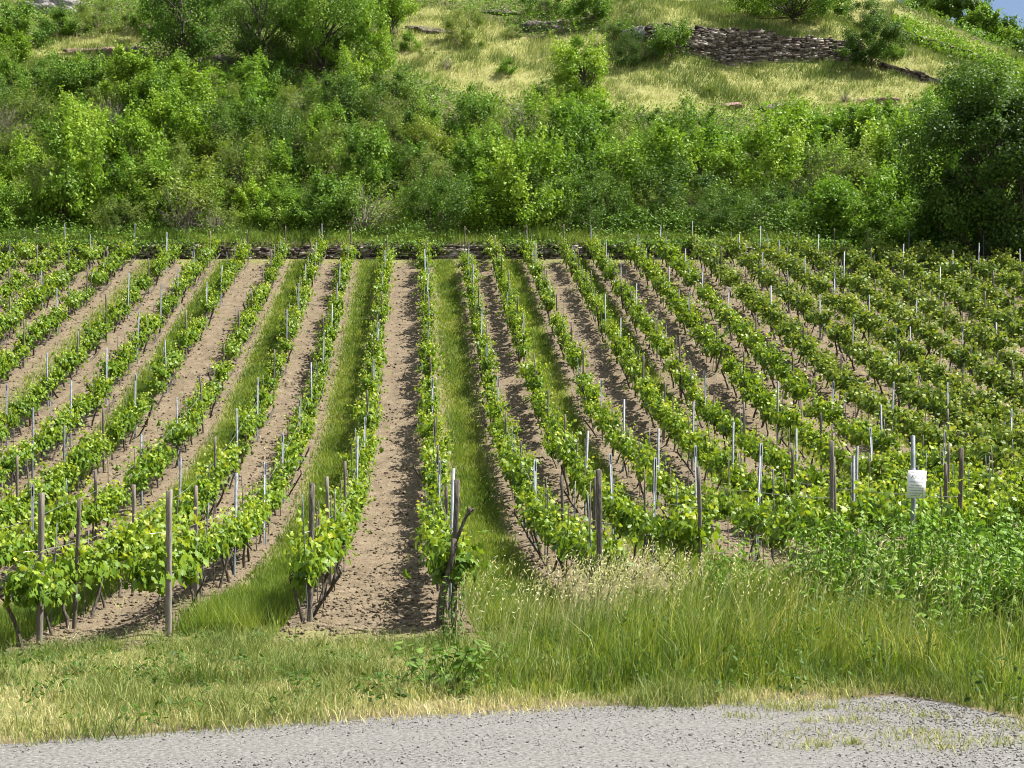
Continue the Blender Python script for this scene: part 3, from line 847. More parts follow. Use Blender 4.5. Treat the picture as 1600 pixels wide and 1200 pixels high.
# ------------------------------------------------------------------ dry-stone walls and rocks
def stone_wall(pts, heights, depth=.4, course=(.05, .14), length=(.12, .55), seed=0, skip=0.0):
    r = np.random.default_rng(seed); A = Acc()
    pts = np.array(pts, float); seg = np.linalg.norm(np.diff(pts[:, :2], axis=0), axis=1); acc = np.concatenate([[0], np.cumsum(seg)])
    def P(s): return np.array([np.interp(s, acc, pts[:, k]) for k in range(3)])
    def Hh(s): return np.interp(s, acc, heights)
    z = -.15; top = max(heights)
    while z < top:
        ch = r.uniform(*course); s = -r.random() * .3
        while s < acc[-1]:
            L = r.uniform(*length); m = min(max(s + L / 2, 0), acc[-1])
            if z + ch * .5 < Hh(m) * (1 + .05 * r.normal()) and r.random() > skip:
                c = P(m); e = P(min(m + .05, acc[-1])) - P(max(m - .05, 0)); d = norm(e); nrm = np.array([-d[1], d[0], 0])
                h2 = min(ch, length[0] * 3) * r.uniform(.75, .98); out = r.normal(0, .035)
                b, T = box(0, 0, 0, 1, 1, 1)
                b = b * (L * .96, depth, h2) + r.normal(0, .016, (8, 3))
                b[:, 2] += b[:, 0] * r.normal(0, .07)
                W = c + b[:, :1] * d + (b[:, 1:2] + depth * .5 + out) * nrm + np.array([0, 0, 1]) * (b[:, 2:] + z + ch / 2)
                A.add(W, T, np.clip(r.normal(.5, .24), 0, 1))
            s += L
        z += ch
    # dark rubble core behind the face
    for k in range(len(pts) - 1):
        a, b_ = pts[k], pts[k + 1]; d = norm(b_ - a); nrm = np.array([-d[1], d[0], 0]); h0, h1 = heights[k] - .12, heights[k + 1] - .12
        o0, o1 = nrm * (depth * .35), nrm * (depth * 1.1)
        V = np.array([a + o0 + (0, 0, -.3), b_ + o0 + (0, 0, -.3), b_ + o0 + (0, 0, h1), a + o0 + (0, 0, h0), a + o1 + (0, 0, -.3), b_ + o1 + (0, 0, -.3), b_ + o1 + (0, 0, h1), a + o1 + (0, 0, h0)])
        A.add(V, [(0, 1, 2), (0, 2, 3), (5, 4, 7), (5, 7, 6), (3, 2, 6), (3, 6, 7), (0, 3, 7), (0, 7, 4), (1, 5, 6), (1, 6, 2)], .1)
    return A

def hz(x, y): return float(H(x, y))
xs_ = np.arange(-26, 21.5, 1.5)
pts = [(x, WALL_Y - .12 + .12 * float(fbm(x * .3, 0, 71, 2)), hz(x, 77.1)) for x in xs_]
hh = [.82 + .22 * float(fbm(x * .5, 3, 72, 3)) for x in xs_]; hh[-1] = .35; hh[-2] = .65
me = stone_wall(pts, hh, seed=1).mesh('stone_wall'); me.materials.append(M['stone'])
tag(link('stone_wall', me), 'long low dry-stone wall closing off the top of the vineyard', 'wall')

xs_ = np.linspace(_W0[0], _W1[0], 9)
pts = [(x, float(wall2_y(x)) - .05, hz(x, float(wall2_y(x)) - .12)) for x in xs_]
hh = [pts[0][2] + 2.75 + (pts[8][2] + 1.75 - pts[0][2] - 2.75) * k / 8 - pts[k][2] for k in range(9)]
me = stone_wall(pts, hh, depth=.45, course=(.08, .19), length=(.22, .7), seed=2).mesh('stone_wall'); me.materials.append(M['stone'])
tag(link('stone_wall', me), 'tall dark terrace wall of stacked slate across the upper meadow', 'wall')

def px_wall(pix, h, seed, label, mat='stone', skip=.12):
    P = [at(*p) for p in pix]
    me = stone_wall(P, h, depth=.35, course=(.07, .15), length=(.2, .5), seed=seed, skip=skip).mesh('stone_wall'); me.materials.append(M[mat])
    tag(link('stone_wall', me), label, 'wall')
px_wall([(1372, 106), (1405, 117), (1440, 127), (1490, 138)], [.55, .65, .7, .4], 3, 'crumbling low wall running down right from the dark bush beside the tall wall')
px_wall([(1398, 58), (1440, 70), (1480, 84), (1530, 98), (1580, 113)], [.6, .75, .8, .6, .4], 4, 'broken low wall beneath the bright vine strip on the ridge')

def rock(px, py, sx, sy_, sz_, seed, label, mat='rock'):
    r = np.random.default_rng(seed); x, y, z = at(px, py)
    nu, nv = 22, 13; V = []; T = []
    for a in range(nv):
        for b_ in range(nu):
            th = math.pi * a / (nv - 1); ph = 2 * math.pi * b_ / nu
            V.append((math.sin(th) * math.cos(ph), math.sin(th) * math.sin(ph), math.cos(th)))
    V = np.array(V); q = np.sign(V) * np.abs(V) ** .6
    d = 1 + .75 * fbm(q[:, 0] * 1.7 + seed, q[:, 1] * 1.7 + q[:, 2] * 2.3, seed, 3) + .25 * np.round(3 * fbm(q[:, 2] * 3 + seed, q[:, 0], seed + 3, 2)) / 3
    V = q * d[:, None] * (sx, sy_, sz_ * .8)
    for a in range(nv - 1):
        for b_ in range(nu):
            c = (b_ + 1) % nu; T += [(a * nu + b_, (a + 1) * nu + b_, (a + 1) * nu + c), (a * nu + b_, (a + 1) * nu + c, a * nu + c)]
    me = mesh_from('rock_outcrop', V, np.array(T)); me.materials.append(M[mat])
    o = link('rock_outcrop', me); o.location = (x, y + sy_ * .75, z + sz_ * .18); o.rotation_euler = (R(22), 0, r.uniform(-.2, .2))
    tag(o, label, 'rock')
rock(70, 20, 2.6, 1.0, 1.5, 1, 'pale grey rock face in the far upper left corner', 'pale_rock')
rock(140, 84, 2.6, .8, .55, 2, 'reddish earthy rock bank below the grey-green bush at upper left', 'red_rock')
rock(200, 82, 1.4, .7, .6, 3, 'dark shaded rock left of the bright yellow-green maple top')
rock(345, 102, 1.6, .8, .8, 4, 'dark outcrop under the big trees at upper left')
rock(668, 52, 1.8, .8, .6, 5, 'dark rocky ledge in straw grass left of the upright olive bush')
rock(855, 46, 1.9, 1.0, .9, 6, 'shadowed rock above and left of the slender pale-green tree')
rock(780, 22, 2.6, 1.2, .6, 7, 'scree ledge with painted-in shadow along the top edge of the picture centre')  # dark rock colour stands in for the shadow over the scree
rock(1005, 52, 1.3, .7, .7, 8, 'pale rock between the two bushes left of the tall wall', 'pale_rock')
rock(1130, 168, 1.2, .6, .5, 9, 'small reddish rock step at the lower edge of the meadow', 'red_rock')
rock(1225, 172, 1.6, .7, .6, 10, 'dark rock step at the meadow edge below the tall wall')
rock(1370, 162, 1.7, .7, .5, 11, 'pinkish rubble bank at the meadow edge left of the big dark tree', 'red_rock')

# ------------------------------------------------------------------ bushes and trees
def crown(seed, rx, ry, rz, nclump, nleaf, size, tmpl, zc, spread=.36, cut=.0, fill=.55, updn=.4, sprays=130):
    r = np.random.default_rng(seed)
    d = norm(r.normal(size=(nclump, 3))); rad = fill + (1 - fill) * r.random(nclump) ** .5
    lump = r.uniform(.78, 1.18, nclump)
    C = d * rad[:, None] * lump[:, None] * (rx, ry, rz); C[:, 2] += zc
    C = C[C[:, 2] > cut]; nclump = len(C)
    ct = r.normal(.5, .17, nclump); cr = r.uniform(.45, 1.35, nclump) * spread * (rx + ry + rz) / 3
    which = r.integers(0, nclump, nleaf)
    off = norm(r.normal(size=(nleaf, 3))) * (r.random(nleaf) ** .55)[:, None] * (1, 1, .85)
    off = off * (1 + .55 * (r.random(nleaf) < .12) * r.random(nleaf))[:, None]
    P = C[which] + off * cr[which, None]
    out = norm(P - np.array([0, 0, zc - rz * .3]))
    N = norm(off * .45 + out * .4 + np.array([0, 0, updn]) + r.normal(size=(nleaf, 3)) * .6)
    k = P[:, 2] > cut * .6
    P, N, which = P[k], N[k], which[k]
    U = r.normal(size=P.shape) + np.array([0, 0, -.4])
    if sprays:                                            # young shoots that stick out of the mass
        ci = r.integers(0, nclump, sprays); d0 = norm(C[ci] - np.array([0, 0, zc - rz * .5]) + r.normal(size=(sprays, 3)) * .5 + np.array([0, 0, .7]))
        L = r.uniform(.35, .95, sprays) * (rx + rz) / 3.2; st = int(9)
        f = np.tile(np.linspace(.15, 1, st), sprays); k2 = np.repeat(np.arange(sprays), st)
        SP = C[ci][k2] + d0[k2] * (cr[ci][k2] * .5 + L[k2] * f)[:, None] + r.normal(0, size * .5, (len(f), 3))
        sn = norm(r.normal(size=SP.shape) + np.array([0, 0, .5]))
        g = SP[:, 2] > .05
        P = np.concatenate([P, SP[g]]); N = np.concatenate([N, sn[g]]); which = np.concatenate([which, ci[k2][g]])
    U = r.normal(size=P.shape) + np.array([0, 0, -.4])
    V, T = scatter(tmpl[0], tmpl[1], P, N, U, size * r.uniform(.6, 1.3, len(P)), r.uniform(.3, 1.8, len(P)))
    tint = np.clip(ct[which] + r.normal(0, .12, len(P)), 0, 1)
    return V, T, np.repeat(tint, len(tmpl[0])), C

def limbs(A, C, seed, r0, base_h=.0, trunk_h=0.0, mat=0, every=1, sides=5):
    r = np.random.default_rng(seed)
    for c in C[::every]:
        b = np.array([r.normal(0, r0), r.normal(0, r0), base_h + trunk_h * r.uniform(.6, 1.0)])
        m1 = b + (c - b) * .4 + r.normal(0, .1, 3) * np.linalg.norm(c - b) * .5 + (0, 0, .12 * np.linalg.norm(c - b))
        A.add(*tube([b, m1, c], [r0 * .55, r0 * .32, r0 * .12], sides, False), .5, mat)

def bare_twigs(A, seed, n, rx, rz, mat, r0=.012):
    r = np.random.default_rng(seed)
    for k in range(n):
        d = norm(np.array([r.normal(), r.normal(), abs(r.normal()) * 1.0 + .35])); L = r.uniform(.6, 1.1)
        e = d * (rx, rx, rz) * L; m = e * .5 + r.normal(0, .12, 3)
        A.add(*tube([r.normal(0, .08, 3) * (1, 1, 0), m, e], [r0 * 2, r0 * 1.3, r0 * .6], 3, False), .5, mat)
        for q in range(3):
            f = r.uniform(.4, .95); s = e * f; e2 = s + norm(d + r.normal(0, .6, 3)) * r.uniform(.25, .6)
            A.add(*tube([s, (s + e2) / 2 + r.normal(0, .03, 3), e2], [r0, r0 * .8, r0 * .5], 3, False), .5, mat)

# bush prototypes, three shapes of each kind: about 1.6 m radius, base at z = 0
BUSH = {}
def bush(kind, k):
    seed = 1000 + hash_kind[kind] * 10 + k
    A = Acc()
    if kind == 'hazel':   V, T, t, C = crown(seed, 1.75, 1.6, 1.55, 26, 6500, .14, DIAM, 1.5)
    if kind == 'blackthorn': V, T, t, C = crown(seed, 1.6, 1.5, 1.5, 28, 8500, .095, DIAM, 1.35)
    if kind == 'maple':   V, T, t, C = crown(seed, 1.5, 1.4, 1.8, 24, 6000, .15, DIAM, 1.8)
    if kind == 'broom':   V, T, t, C = crown(seed, 1.6, 1.5, 1.4, 26, 8500, .125, NARROW, 1.3, updn=.2)
    if kind == 'elder':   V, T, t, C = crown(seed, 1.8, 1.6, 1.45, 24, 5200, .155, OVAL, 1.4)
    if kind == 'golden':  V, T, t, C = crown(seed, 1.9, 1.7, 1.4, 26, 6500, .125, DIAM, 1.3)
    if kind == 'twiggy':  V, T, t, C = crown(seed, 1.6, 1.5, 1.4, 18, 1300, .085, DIAM, 1.35, spread=.34)
    A.add(V, T, t, 0)
    limbs(A, C, seed + 1, .05, mat=1, every=1 if kind == 'twiggy' else 2)
    if kind == 'twiggy': bare_twigs(A, seed + 2, 46, 1.6, 2.5, 1)
    elif k == 1: bare_twigs(A, seed + 2, 14, 1.5, 2.9, 1, .010)
    me = A.mesh('bush')
    me.materials.append(M['leaf_' + ('broom' if kind == 'twiggy' else kind)]); me.materials.append(M['grey_twig' if kind == 'twiggy' else 'twig'])
    return me
hash_kind = {k: i for i, k in enumerate(['hazel', 'blackthorn', 'maple', 'broom', 'elder', 'golden', 'twiggy'])}
for kind in hash_kind:
    BUSH[kind] = [bush(kind, k) for k in range(3)]

LOOK = {'hazel': 'mid-green leafy bush', 'blackthorn': 'dense dark green bush', 'maple': 'bright yellow-green bush', 'broom': 'olive-green fine-leaved bush',
        'elder': 'blue-green broad-leaved bush', 'golden': 'golden-green bush', 'twiggy': 'grey twiggy half-bare bush'}
bush_proto = {}
def place_bush(kind, k, x, y, s, sz=1.0, dz=-.15):
    me = BUSH[kind][k]
    if 'b' not in bush_proto: o = bush_proto['b'] = link('bush', me)
    else: o = bush_proto['b'].copy(); COL.objects.link(o); o.data = me
    o.location = (x, y, hz(x, y) + dz * s)
    o.rotation_euler = (rng.normal(0, .06), rng.normal(0, .06), rng.uniform(0, 6.28))
    o.scale = (s * rng.uniform(.92, 1.1), s * rng.uniform(.92, 1.1), s * sz)
    return o

# named bushes first: kind, photo px of the base, height in px, label
NAMED = [
    ('broom', 165, 52, 58, 1.3, 'round grey-green bush on the straw bank at upper left'),
    ('hazel', 90, 58, 40, 1.2, 'green bush below the pale rock face at upper left'),
    ('elder', 30, 80, 70, 1.1, 'dark leafy bush at the upper left edge beside the rock face'),
    ('hazel', 235, 58, 55, 1.0, 'bright green bush touching the left side of the tall dark tree'),
    ('elder', 120, 165, 75, 1.1, 'green bush with a pale bare stem, left of the bright maple'),
    ('broom', 726, 72, 62, .95, 'upright olive bush beside the rocky ledge, upper centre'),
    ('blackthorn', 988, 104, 56, .9, 'dark twiggy bush right of the slender pale-green tree'),
    ('elder', 1050, 93, 55, 1.1, 'rounded green bush covering the left end of the tall wall'),
    ('hazel', 925, 34, 60, 1.1, 'bright green bush above the slender pale-green tree'),
    ('blackthorn', 850, 26, 45, 1.2, 'dark bush in the shade at the top edge, upper centre'),
    ('blackthorn', 855, 158, 34, 1.0, 'low dark bush at the foot of the slender pale-green tree'),
    ('hazel', 1300, 30, 50, 1.0, 'green bush between the meadow tree and the ridge'),
    ('blackthorn', 1345, 48, 58, .9, 'tall dark bush at the top end of the ridge vines'),
    ('maple', 585, 128, 80, .75, 'upright bright green bush in front of the big trees'),
    ('broom', 668, 92, 20, 1.3, 'small olive shrub in the straw meadow below the rocky ledge'),
    ('hazel', 790, 118, 22, 1.3, 'low green shrub in the straw meadow left of the slender tree'),
    ('broom', 1110, 150, 16, 1.6, 'low olive shrub at the lower edge of the meadow'),
    ('twiggy', 1320, 160, 24, 1.2, 'low grey twiggy shrub by the pinkish rubble bank'),
    ('broom', 1455, 160, 26, 1.2, 'low olive shrub at the meadow edge beside the big dark tree'),
    ('hazel', 1395, 92, 18, 1.5, 'low green shrub right of the short dark-green tree'),
    ('hazel', 640, 80, 26, 1.2, 'leafy green shrub at the left end of the rocky ledge'),
    ('blackthorn', 960, 62, 26, 1.5, 'low dark shrub on the bank left of the tall wall'),
    ('broom', 800, 60, 18, 1.6, 'low olive shrub on the pale scree slope, upper centre'),
    ('twiggy', 700, 110, 30, .8, 'small bare grey shrub in the straw meadow'),
    ('twiggy', 820, 262, 110, 1.0, 'large grey-brown half-bare bush in the middle of the thicket'),
    ('twiggy', 1275, 330, 120, 1.0, 'large grey half-bare bush with hanging twigs, right part of the thicket'),
    ('golden', 300, 350, 95, 1.25, 'golden-green spreading bush above the wall, left part of the thicket'),
    ('blackthorn', 1055, 345, 95, 1.2, 'rounded dark bush standing above the wall right of centre'),
    ('blackthorn', 850, 352, 95, 1.25, 'dark ivy-hung bush above the wall at centre'),
    ('blackthorn', 1440, 385, 80, 1.2, 'dark bush at the left foot of the big dark tree'),
    ('elder', 1505, 402, 90, 1.3, 'dark leafy bush under the big dark tree, nearest the vines'),
    ('elder', 1590, 408, 95, 1.3, 'dark leafy bush under the big dark tree at the right edge'),
    ('maple', 120, 345, 80, .9, 'pale yellow-green bush above the wall at the left'),
]
taken = []
for kind, px, py, ph, wide, lab in NAMED:
    x, y, z = at(px, py)
    hgt = ph * y / F; s = hgt / 2.85
    o = place_bush(kind, int(rng.integers(3)), x, y, s * wide, 1 / wide)
    tag(o, lab, 'bush'); taken.append((px, py - ph * .5, ph * .5))

# the thicket: a jittered grid of bushes on the slope
def thicket_top(px):
    return np.interp(px, [-50, 0, 200, 340, 560, 650, 760, 880, 1060, 1430, 1500, 1650], [50, 70, 100, 108, 108, 135, 166, 176, 184, 180, 150, 120])
bs = []
yrow = 80.4
while yrow < 113:
    xlo, xhi = -.31 * yrow - 1, .45 * yrow + 1
    x = xlo + rng.uniform(0, 2)
    while x < xhi:
        X_, Y_ = x + rng.normal(0, .45), yrow + rng.normal(0, .5)
        px, py = project(X_, Y_, hz(X_, Y_))
        if py - 38 > thicket_top(px) - rng.uniform(0, 12):
            dark_edge = yrow < 85.5 and 420 < px < 1250
            pr = ([.16, .50, .06, .08, .10, .02, .08] if dark_edge else
                  [.30, .10, .17, .19, .12, .02, .10] if px < 760 else [.34, .11, .24, .10, .11, .0, .10])
            kind = list(hash_kind)[int(rng.choice(7, p=pr))]
            room = max(py - thicket_top(px) + 14, 30) * Y_ / F / 2.95    # bushes stay below the meadow's edge
            bs.append((kind, X_, Y_, px, py, room))
        x += rng.uniform(2.5, 3.5)
    yrow += 2.75
def zone(y, py, px):
    if y < 86: return 'along the foot of the thicket above the stone wall'
    if py < thicket_top(px) + 95: return 'along the upper edge of the thicket'
    return 'in the middle of the thicket'
def side(px):
    for lim, nm in ((270, 'far left'), (540, 'left'), (810, 'left of centre'), (1080, 'right of centre'), (1340, 'right'), (9999, 'far right')):
        if px < lim: return nm
groups = {}
for kind, X_, Y_, px, py, room in bs:
    s = rng.uniform(.72, 1.45) * (1.0 if Y_ < 97 else .9)
    hs = min(s * rng.uniform(.75, 1.15), room); s = min(s, hs * 1.5)
    o = place_bush(kind, int(rng.integers(3)), X_, Y_, s, hs / s)
    groups.setdefault((LOOK[kind], zone(Y_, py, px).replace('the thicket', 'thicket').replace('the stone', 'stone'), side(px)), []).append((px, o))
for (lk, zn, sd), v in groups.items():
    v.sort(key=lambda q: q[0])
    for n_, (px, o) in enumerate(v):
        pre = '' if len(v) == 1 else f"{ordinal(n_ + 1)} from left, "
        zn2 = zn if len(v) == 1 else zn.replace('along the foot of thicket above stone wall', 'at thicket foot above wall').replace('along the upper edge of thicket', 'at thicket upper edge').replace('in the middle of thicket', 'in middle thicket')
        tag(o, f"{lk}, {pre}{zn2}, {sd}", 'bush', 'bushes of the hillside thicket')

# trees
def tree(px, py, hpx, wpx, kind, label, seed, ncl=34, nleaf=9000, leaf=.14, trunk_frac=.22, tmpl=DIAM, name='tree', dist=None, fill=.5, spread=.34, r0=None, sink=.05):
    if dist is None: x, y, z = at(px, py)
    else:
        y = dist; x = (px - VX) / F * y; z = hz(x, y)
    h = hpx * y / F; w = wpx * y / F
    if dist is not None: h = CAMZ + (HZ - (py - hpx)) / F * y - z
    root = empty(name, (x, y, z - sink))
    th = h * trunk_frac; cz = (h - th) / 2
    V, T, t, C = crown(seed, w / 2 * .9, w / 2 * .9, cz * .92, ncl, nleaf, leaf, tmpl, th + cz, spread=spread, fill=fill)
    me = mesh_from('crown', V, T, t); me.materials.append(M['leaf_' + kind]); link('crown', me, parent=root)
    A = Acc(); r0 = r0 or h * .018
    r = np.random.default_rng(seed + 5)
    top = th + cz * 1.2
    pts = [(r.normal(0, r0 * .5), r.normal(0, r0 * .5), zz) for zz in np.linspace(-.3, top, 7)]
    A.add(*tube(pts, np.linspace(r0 * 1.25, r0 * .35, 7), 8))
    for c in C:
        b_ = np.array([0, 0, min(max(th * .9, c[2] - w * .35), top)])
        m_ = b_ + (c - b_) * .5 + r.normal(0, .06, 3) * w + (0, 0, -.04 * h * 0)
        A.add(*tube([b_, m_, c], [r0 * .42, r0 * .25, r0 * .08], 5, False))
    me = A.mesh('trunk', True); me.materials.append(M['bark']); link('trunk', me, parent=root)
    tag(root, label, 'tree')
tree(912, 200, 164, 98, 'maple', 'slender pale-green young tree rising from the thicket into the meadow', 31, ncl=36, nleaf=15000, leaf=.16, trunk_frac=.08, fill=.35)
tree(1560, 415, 312, 300, 'blackthorn', 'big dark spreading tree at the right edge above the vines', 32, ncl=110, nleaf=75000, leaf=.165, trunk_frac=.02, fill=.35, spread=.24, r0=.12)
tree(1240, 38, 120, 230, 'hazel', 'tree with a dark trunk casting shade on the meadow above the tall wall', 33, ncl=64, nleaf=30000, leaf=.17, trunk_frac=.10)
tree(1362, 108, 74, 100, 'blackthorn', 'short dark-green tree at the right end of the tall wall', 34, ncl=30, nleaf=12000, leaf=.13, trunk_frac=.10)
tree(210, 188, 118, 104, 'maple', 'bright yellow-green maple standing at upper left above the thicket', 35, ncl=34, nleaf=15000, leaf=.18, trunk_frac=.04, fill=.4)
tree(285, 104, 200, 135, 'elder', 'tall dark tree at upper left reaching out of the picture', 36, ncl=54, nleaf=26000, leaf=.16, trunk_frac=.03)
tree(405, 114, 170, 145, 'blackthorn', 'broad dark-green tree left of the bright trees, upper left', 37, ncl=54, nleaf=26000, leaf=.14, trunk_frac=.03)
tree(505, 116, 185, 165, 'hazel', 'large bright green tree at the top edge, upper left of centre', 38, ncl=60, nleaf=30000, leaf=.16, trunk_frac=.04)
tree(610, 66, 140, 86, 'maple', 'bright green tree leaning over the rocky ledge, upper centre', 39, ncl=36, nleaf=15000, leaf=.16, trunk_frac=.08)
tree(1512, 100, 112, 66, 'blackthorn', 'dark tall tree beyond the ridge, left of the patch of sky', 41, dist=128, ncl=32, nleaf=12000, leaf=.22, trunk_frac=.06)
tree(1558, 105, 82, 62, 'elder', 'dark rounded tree beyond the ridge, below the patch of sky', 42, dist=131, ncl=30, nleaf=12000, leaf=.22, trunk_frac=.06)
tree(1532, 95, 82, 50, 'hazel', 'lighter green tree in front of the dark ones beyond the ridge', 43, dist=122, ncl=28, nleaf=9000, leaf=.22, trunk_frac=.06)
tree(1602, 112, 72, 66, 'hazel', 'low green tree beyond the ridge at the right edge', 44, dist=124, ncl=28, nleaf=9000, leaf=.22, trunk_frac=.06)
tree(1455, 65, 95, 100, 'elder', 'dark leafy crown beyond the straw ridge at the top edge', 45, dist=130, ncl=34, nleaf=14000, leaf=.22, trunk_frac=.06)
tree(1585, 122, 48, 80, 'blackthorn', 'small dark tree beyond the ridge beside the low green one', 46, dist=121, ncl=26, nleaf=9000, leaf=.22, trunk_frac=.05)

# ------------------------------------------------------------------ grass and ground cover
def grass(name, X, Y, h, w, lean, az, tint, mat, label, seg=2, zf=H):
    V, T, t = blades(X, Y, zf(X, Y), h, w, lean, az, np.clip(tint, 0, 1), seg)
    me = mesh_from(name, V, T, t); me.materials.append(M[mat])
    return tag(link(name, me), label, kind='stuff')

def uni(n, x0, x1, y0, y1): return rng.uniform(x0, x1, n), rng.uniform(y0, y1, n)
def frustum(n, y0, y1, pad=.6):
    """points spread evenly over the ground that the frame covers between two distances"""
    y = np.sqrt(rng.uniform(y0 ** 2, y1 ** 2, n)); x = rng.uniform(-.297, .435, n) * y
    return x + rng.uniform(-pad, pad, n), y

def tallness(x, y):
    """how tall the verge grows: short on the left, waist-high on the right"""
    return sstep(-.3, 2.2, x - .25 * (y - 13) + .5 * fbm(x * .8, y * .8, 81, 3)) * sstep(0, 1.5, y - road_edge(x))
# short dry verge
x, y = frustum(170000, 9.4, 19.0)
e = y - road_edge(x); tl = tallness(x, y)
keep = (e > -.35 + .5 * rng.random(len(x))) & (rng.random(len(x)) < 1.05 - .75 * tl) & (rng.random(len(x)) > row_clear(x, y) * .96) & (rng.random(len(x)) < .75 + .9 * fbm(x * 1.3, y * 1.3, 84, 3))
keep &= ~((x > 4.0) & (e < .1))
x, y, e = x[keep], y[keep], e[keep]
nz = fbm(x * .9, y * .9, 85, 4)
tint = .33 - .75 * nz + rng.normal(0, .22, len(x)) + .14 * (1 - sstep(0, .8, e)) - .15 * sstep(14, 17, y)
n2 = fbm(x * 2.6, y * 2.6, 133, 3)
h = (.04 + .15 * rng.random(len(x)) ** 1.6) * (1 + .9 * np.clip(nz + .1, -.4, .6)) * np.clip(1 + 1.5 * n2, .3, 2.2)
tint = tint - .35 * n2 * (.5 + .5 * sstep(0, .6, e))
grass('verge_grass', x, y, h, rng.uniform(.005, .011, len(x)), rng.uniform(.2, 1.4, len(x)), rng.uniform(0, 6.28, len(x)), tint, 'grass_dry', 'short half-dry grass on the road verge')
# dry tufts rooted in the gravel where the track widens
m = 46; tx = rng.uniform(2.6, 4.75, m); ty = rng.uniform(9.6, 12.3, m); k = ty < road_edge(tx) + .1; tx, ty = tx[k], ty[k]; m = len(tx)
ci = np.repeat(np.arange(m), rng.integers(12, 70, m)); n = len(ci); rad = rng.uniform(.04, .22, m)
x = tx[ci] + rng.normal(0, 1, n) * rad[ci]; y = ty[ci] + rng.normal(0, .6, n) * rad[ci]
grass('gravel_tufts', x, y, .03 + .07 * rng.random(n), rng.uniform(.005, .009, n), rng.uniform(.3, 1.6, n), rng.uniform(0, 6.28, n), .5 + rng.normal(0, .2, n), 'grass_dry', 'small dry tufts of grass growing through the gravel')
# low broad-leaved weeds in the verge
m = 620; tx, ty = frustum(m, 10.2, 18.2); k = (ty > road_edge(tx) + .15) & (row_clear(tx, ty) < .5) & (rng.random(m) < .5 + 1.3 * fbm(tx * .8, ty * .8, 131, 3)); tx, ty = tx[k], ty[k]; m = len(tx)
ci = np.repeat(np.arange(m), rng.integers(6, 22, m)); n = len(ci); an = rng.uniform(0, 6.28, n); rr = rng.uniform(.02, .16, n)
P = np.column_stack([tx[ci] + np.cos(an) * rr, ty[ci] + np.sin(an) * rr, H(tx[ci], ty[ci]) + .05 + rng.random(n) * (.13 + .45 * tallness(tx, ty)[ci])])
V, T = scatter(OVAL[0], OVAL[1], P, np.column_stack([np.cos(an) * .4, np.sin(an) * .4, np.ones(n)]) + rng.normal(0, .3, (n, 3)), np.column_stack([np.cos(an), np.sin(an), np.zeros(n)]), rng.uniform(.03, .075, n), rng.uniform(.5, 2, n))
me = mesh_from('verge_weeds', V, T, np.repeat(np.clip(rng.normal(.45, .2, n), 0, 1), 7)); me.materials.append(M['leaf_blackthorn'])
tag(link('verge_weeds', me), 'low broad-leaved weeds among the verge grass', kind='stuff')
# tall green grass of the right-hand verge: a low thick sward, then ragged tufts of long blades above it
def tall_points(n):
    x, y = frustum(n, 10.4, 20.2)
    e = y - road_edge(x); tl = tallness(x, y)
    keep = (e > .05) & (rng.random(n) < tl * 1.05) & (y < 19.2 + .6 * fbm(x, y, 87, 2) + .5 * (x > 3.4))
    return x[keep], y[keep], e[keep], tl[keep]
x, y, e, tl = tall_points(90000)
nz = fbm(x * .9, y * .9, 88, 4)
h = (.12 + .32 * rng.random(len(x))) * (.4 + .6 * sstep(.0, 1.4, e)) * (1 + .8 * nz)
grass('low_sward', x, y, h, rng.uniform(.006, .012, len(x)), np.abs(rng.normal(.5, .35, len(x))), rng.uniform(0, 6.28, len(x)), .27 - .5 * nz + rng.normal(0, .2, len(x)) + .2 * (1 - sstep(0, .8, e)), 'grass_green', 'low green sward under the tall grass')
cx_, cy_, ce, ct_ = tall_points(5200)                     # tuft centres
k = rng.random(len(cx_)) < .75 + 1.1 * fbm(cx_ * .8, cy_ * .8, 86, 3)
cx_, cy_, ce, ct_ = cx_[k], cy_[k], ce[k], ct_[k]; m = len(cx_)
per = rng.integers(5, 26, m); ci = np.repeat(np.arange(m), per); n = len(ci)
x = cx_[ci] + rng.normal(0, .07, n); y = cy_[ci] + rng.normal(0, .07, n)
ch = (.30 + .62 * rng.random(m) ** 1.3) * (.30 + .70 * sstep(.0, 1.9, ce)) * (.55 + .45 * ct_) * (1 + .55 * fbm(cx_ * .6, cy_ * .6, 87, 3))
ct2 = .26 - .5 * fbm(cx_ * .7, cy_ * .7, 89, 3) + rng.normal(0, .20, m) + .14 * (rng.random(m) < .15)
caz = rng.normal(.3, 1.6, m)
h = ch[ci] * rng.uniform(.45, 1.1, n)
grass('tall_grass', x, y, h, rng.uniform(.006, .014, n), np.abs(rng.normal(.45, .35, n)), caz[ci] + rng.normal(0, .9, n), ct2[ci] + rng.normal(0, .13, n), 'grass_green', 'tall green grass along the right verge')
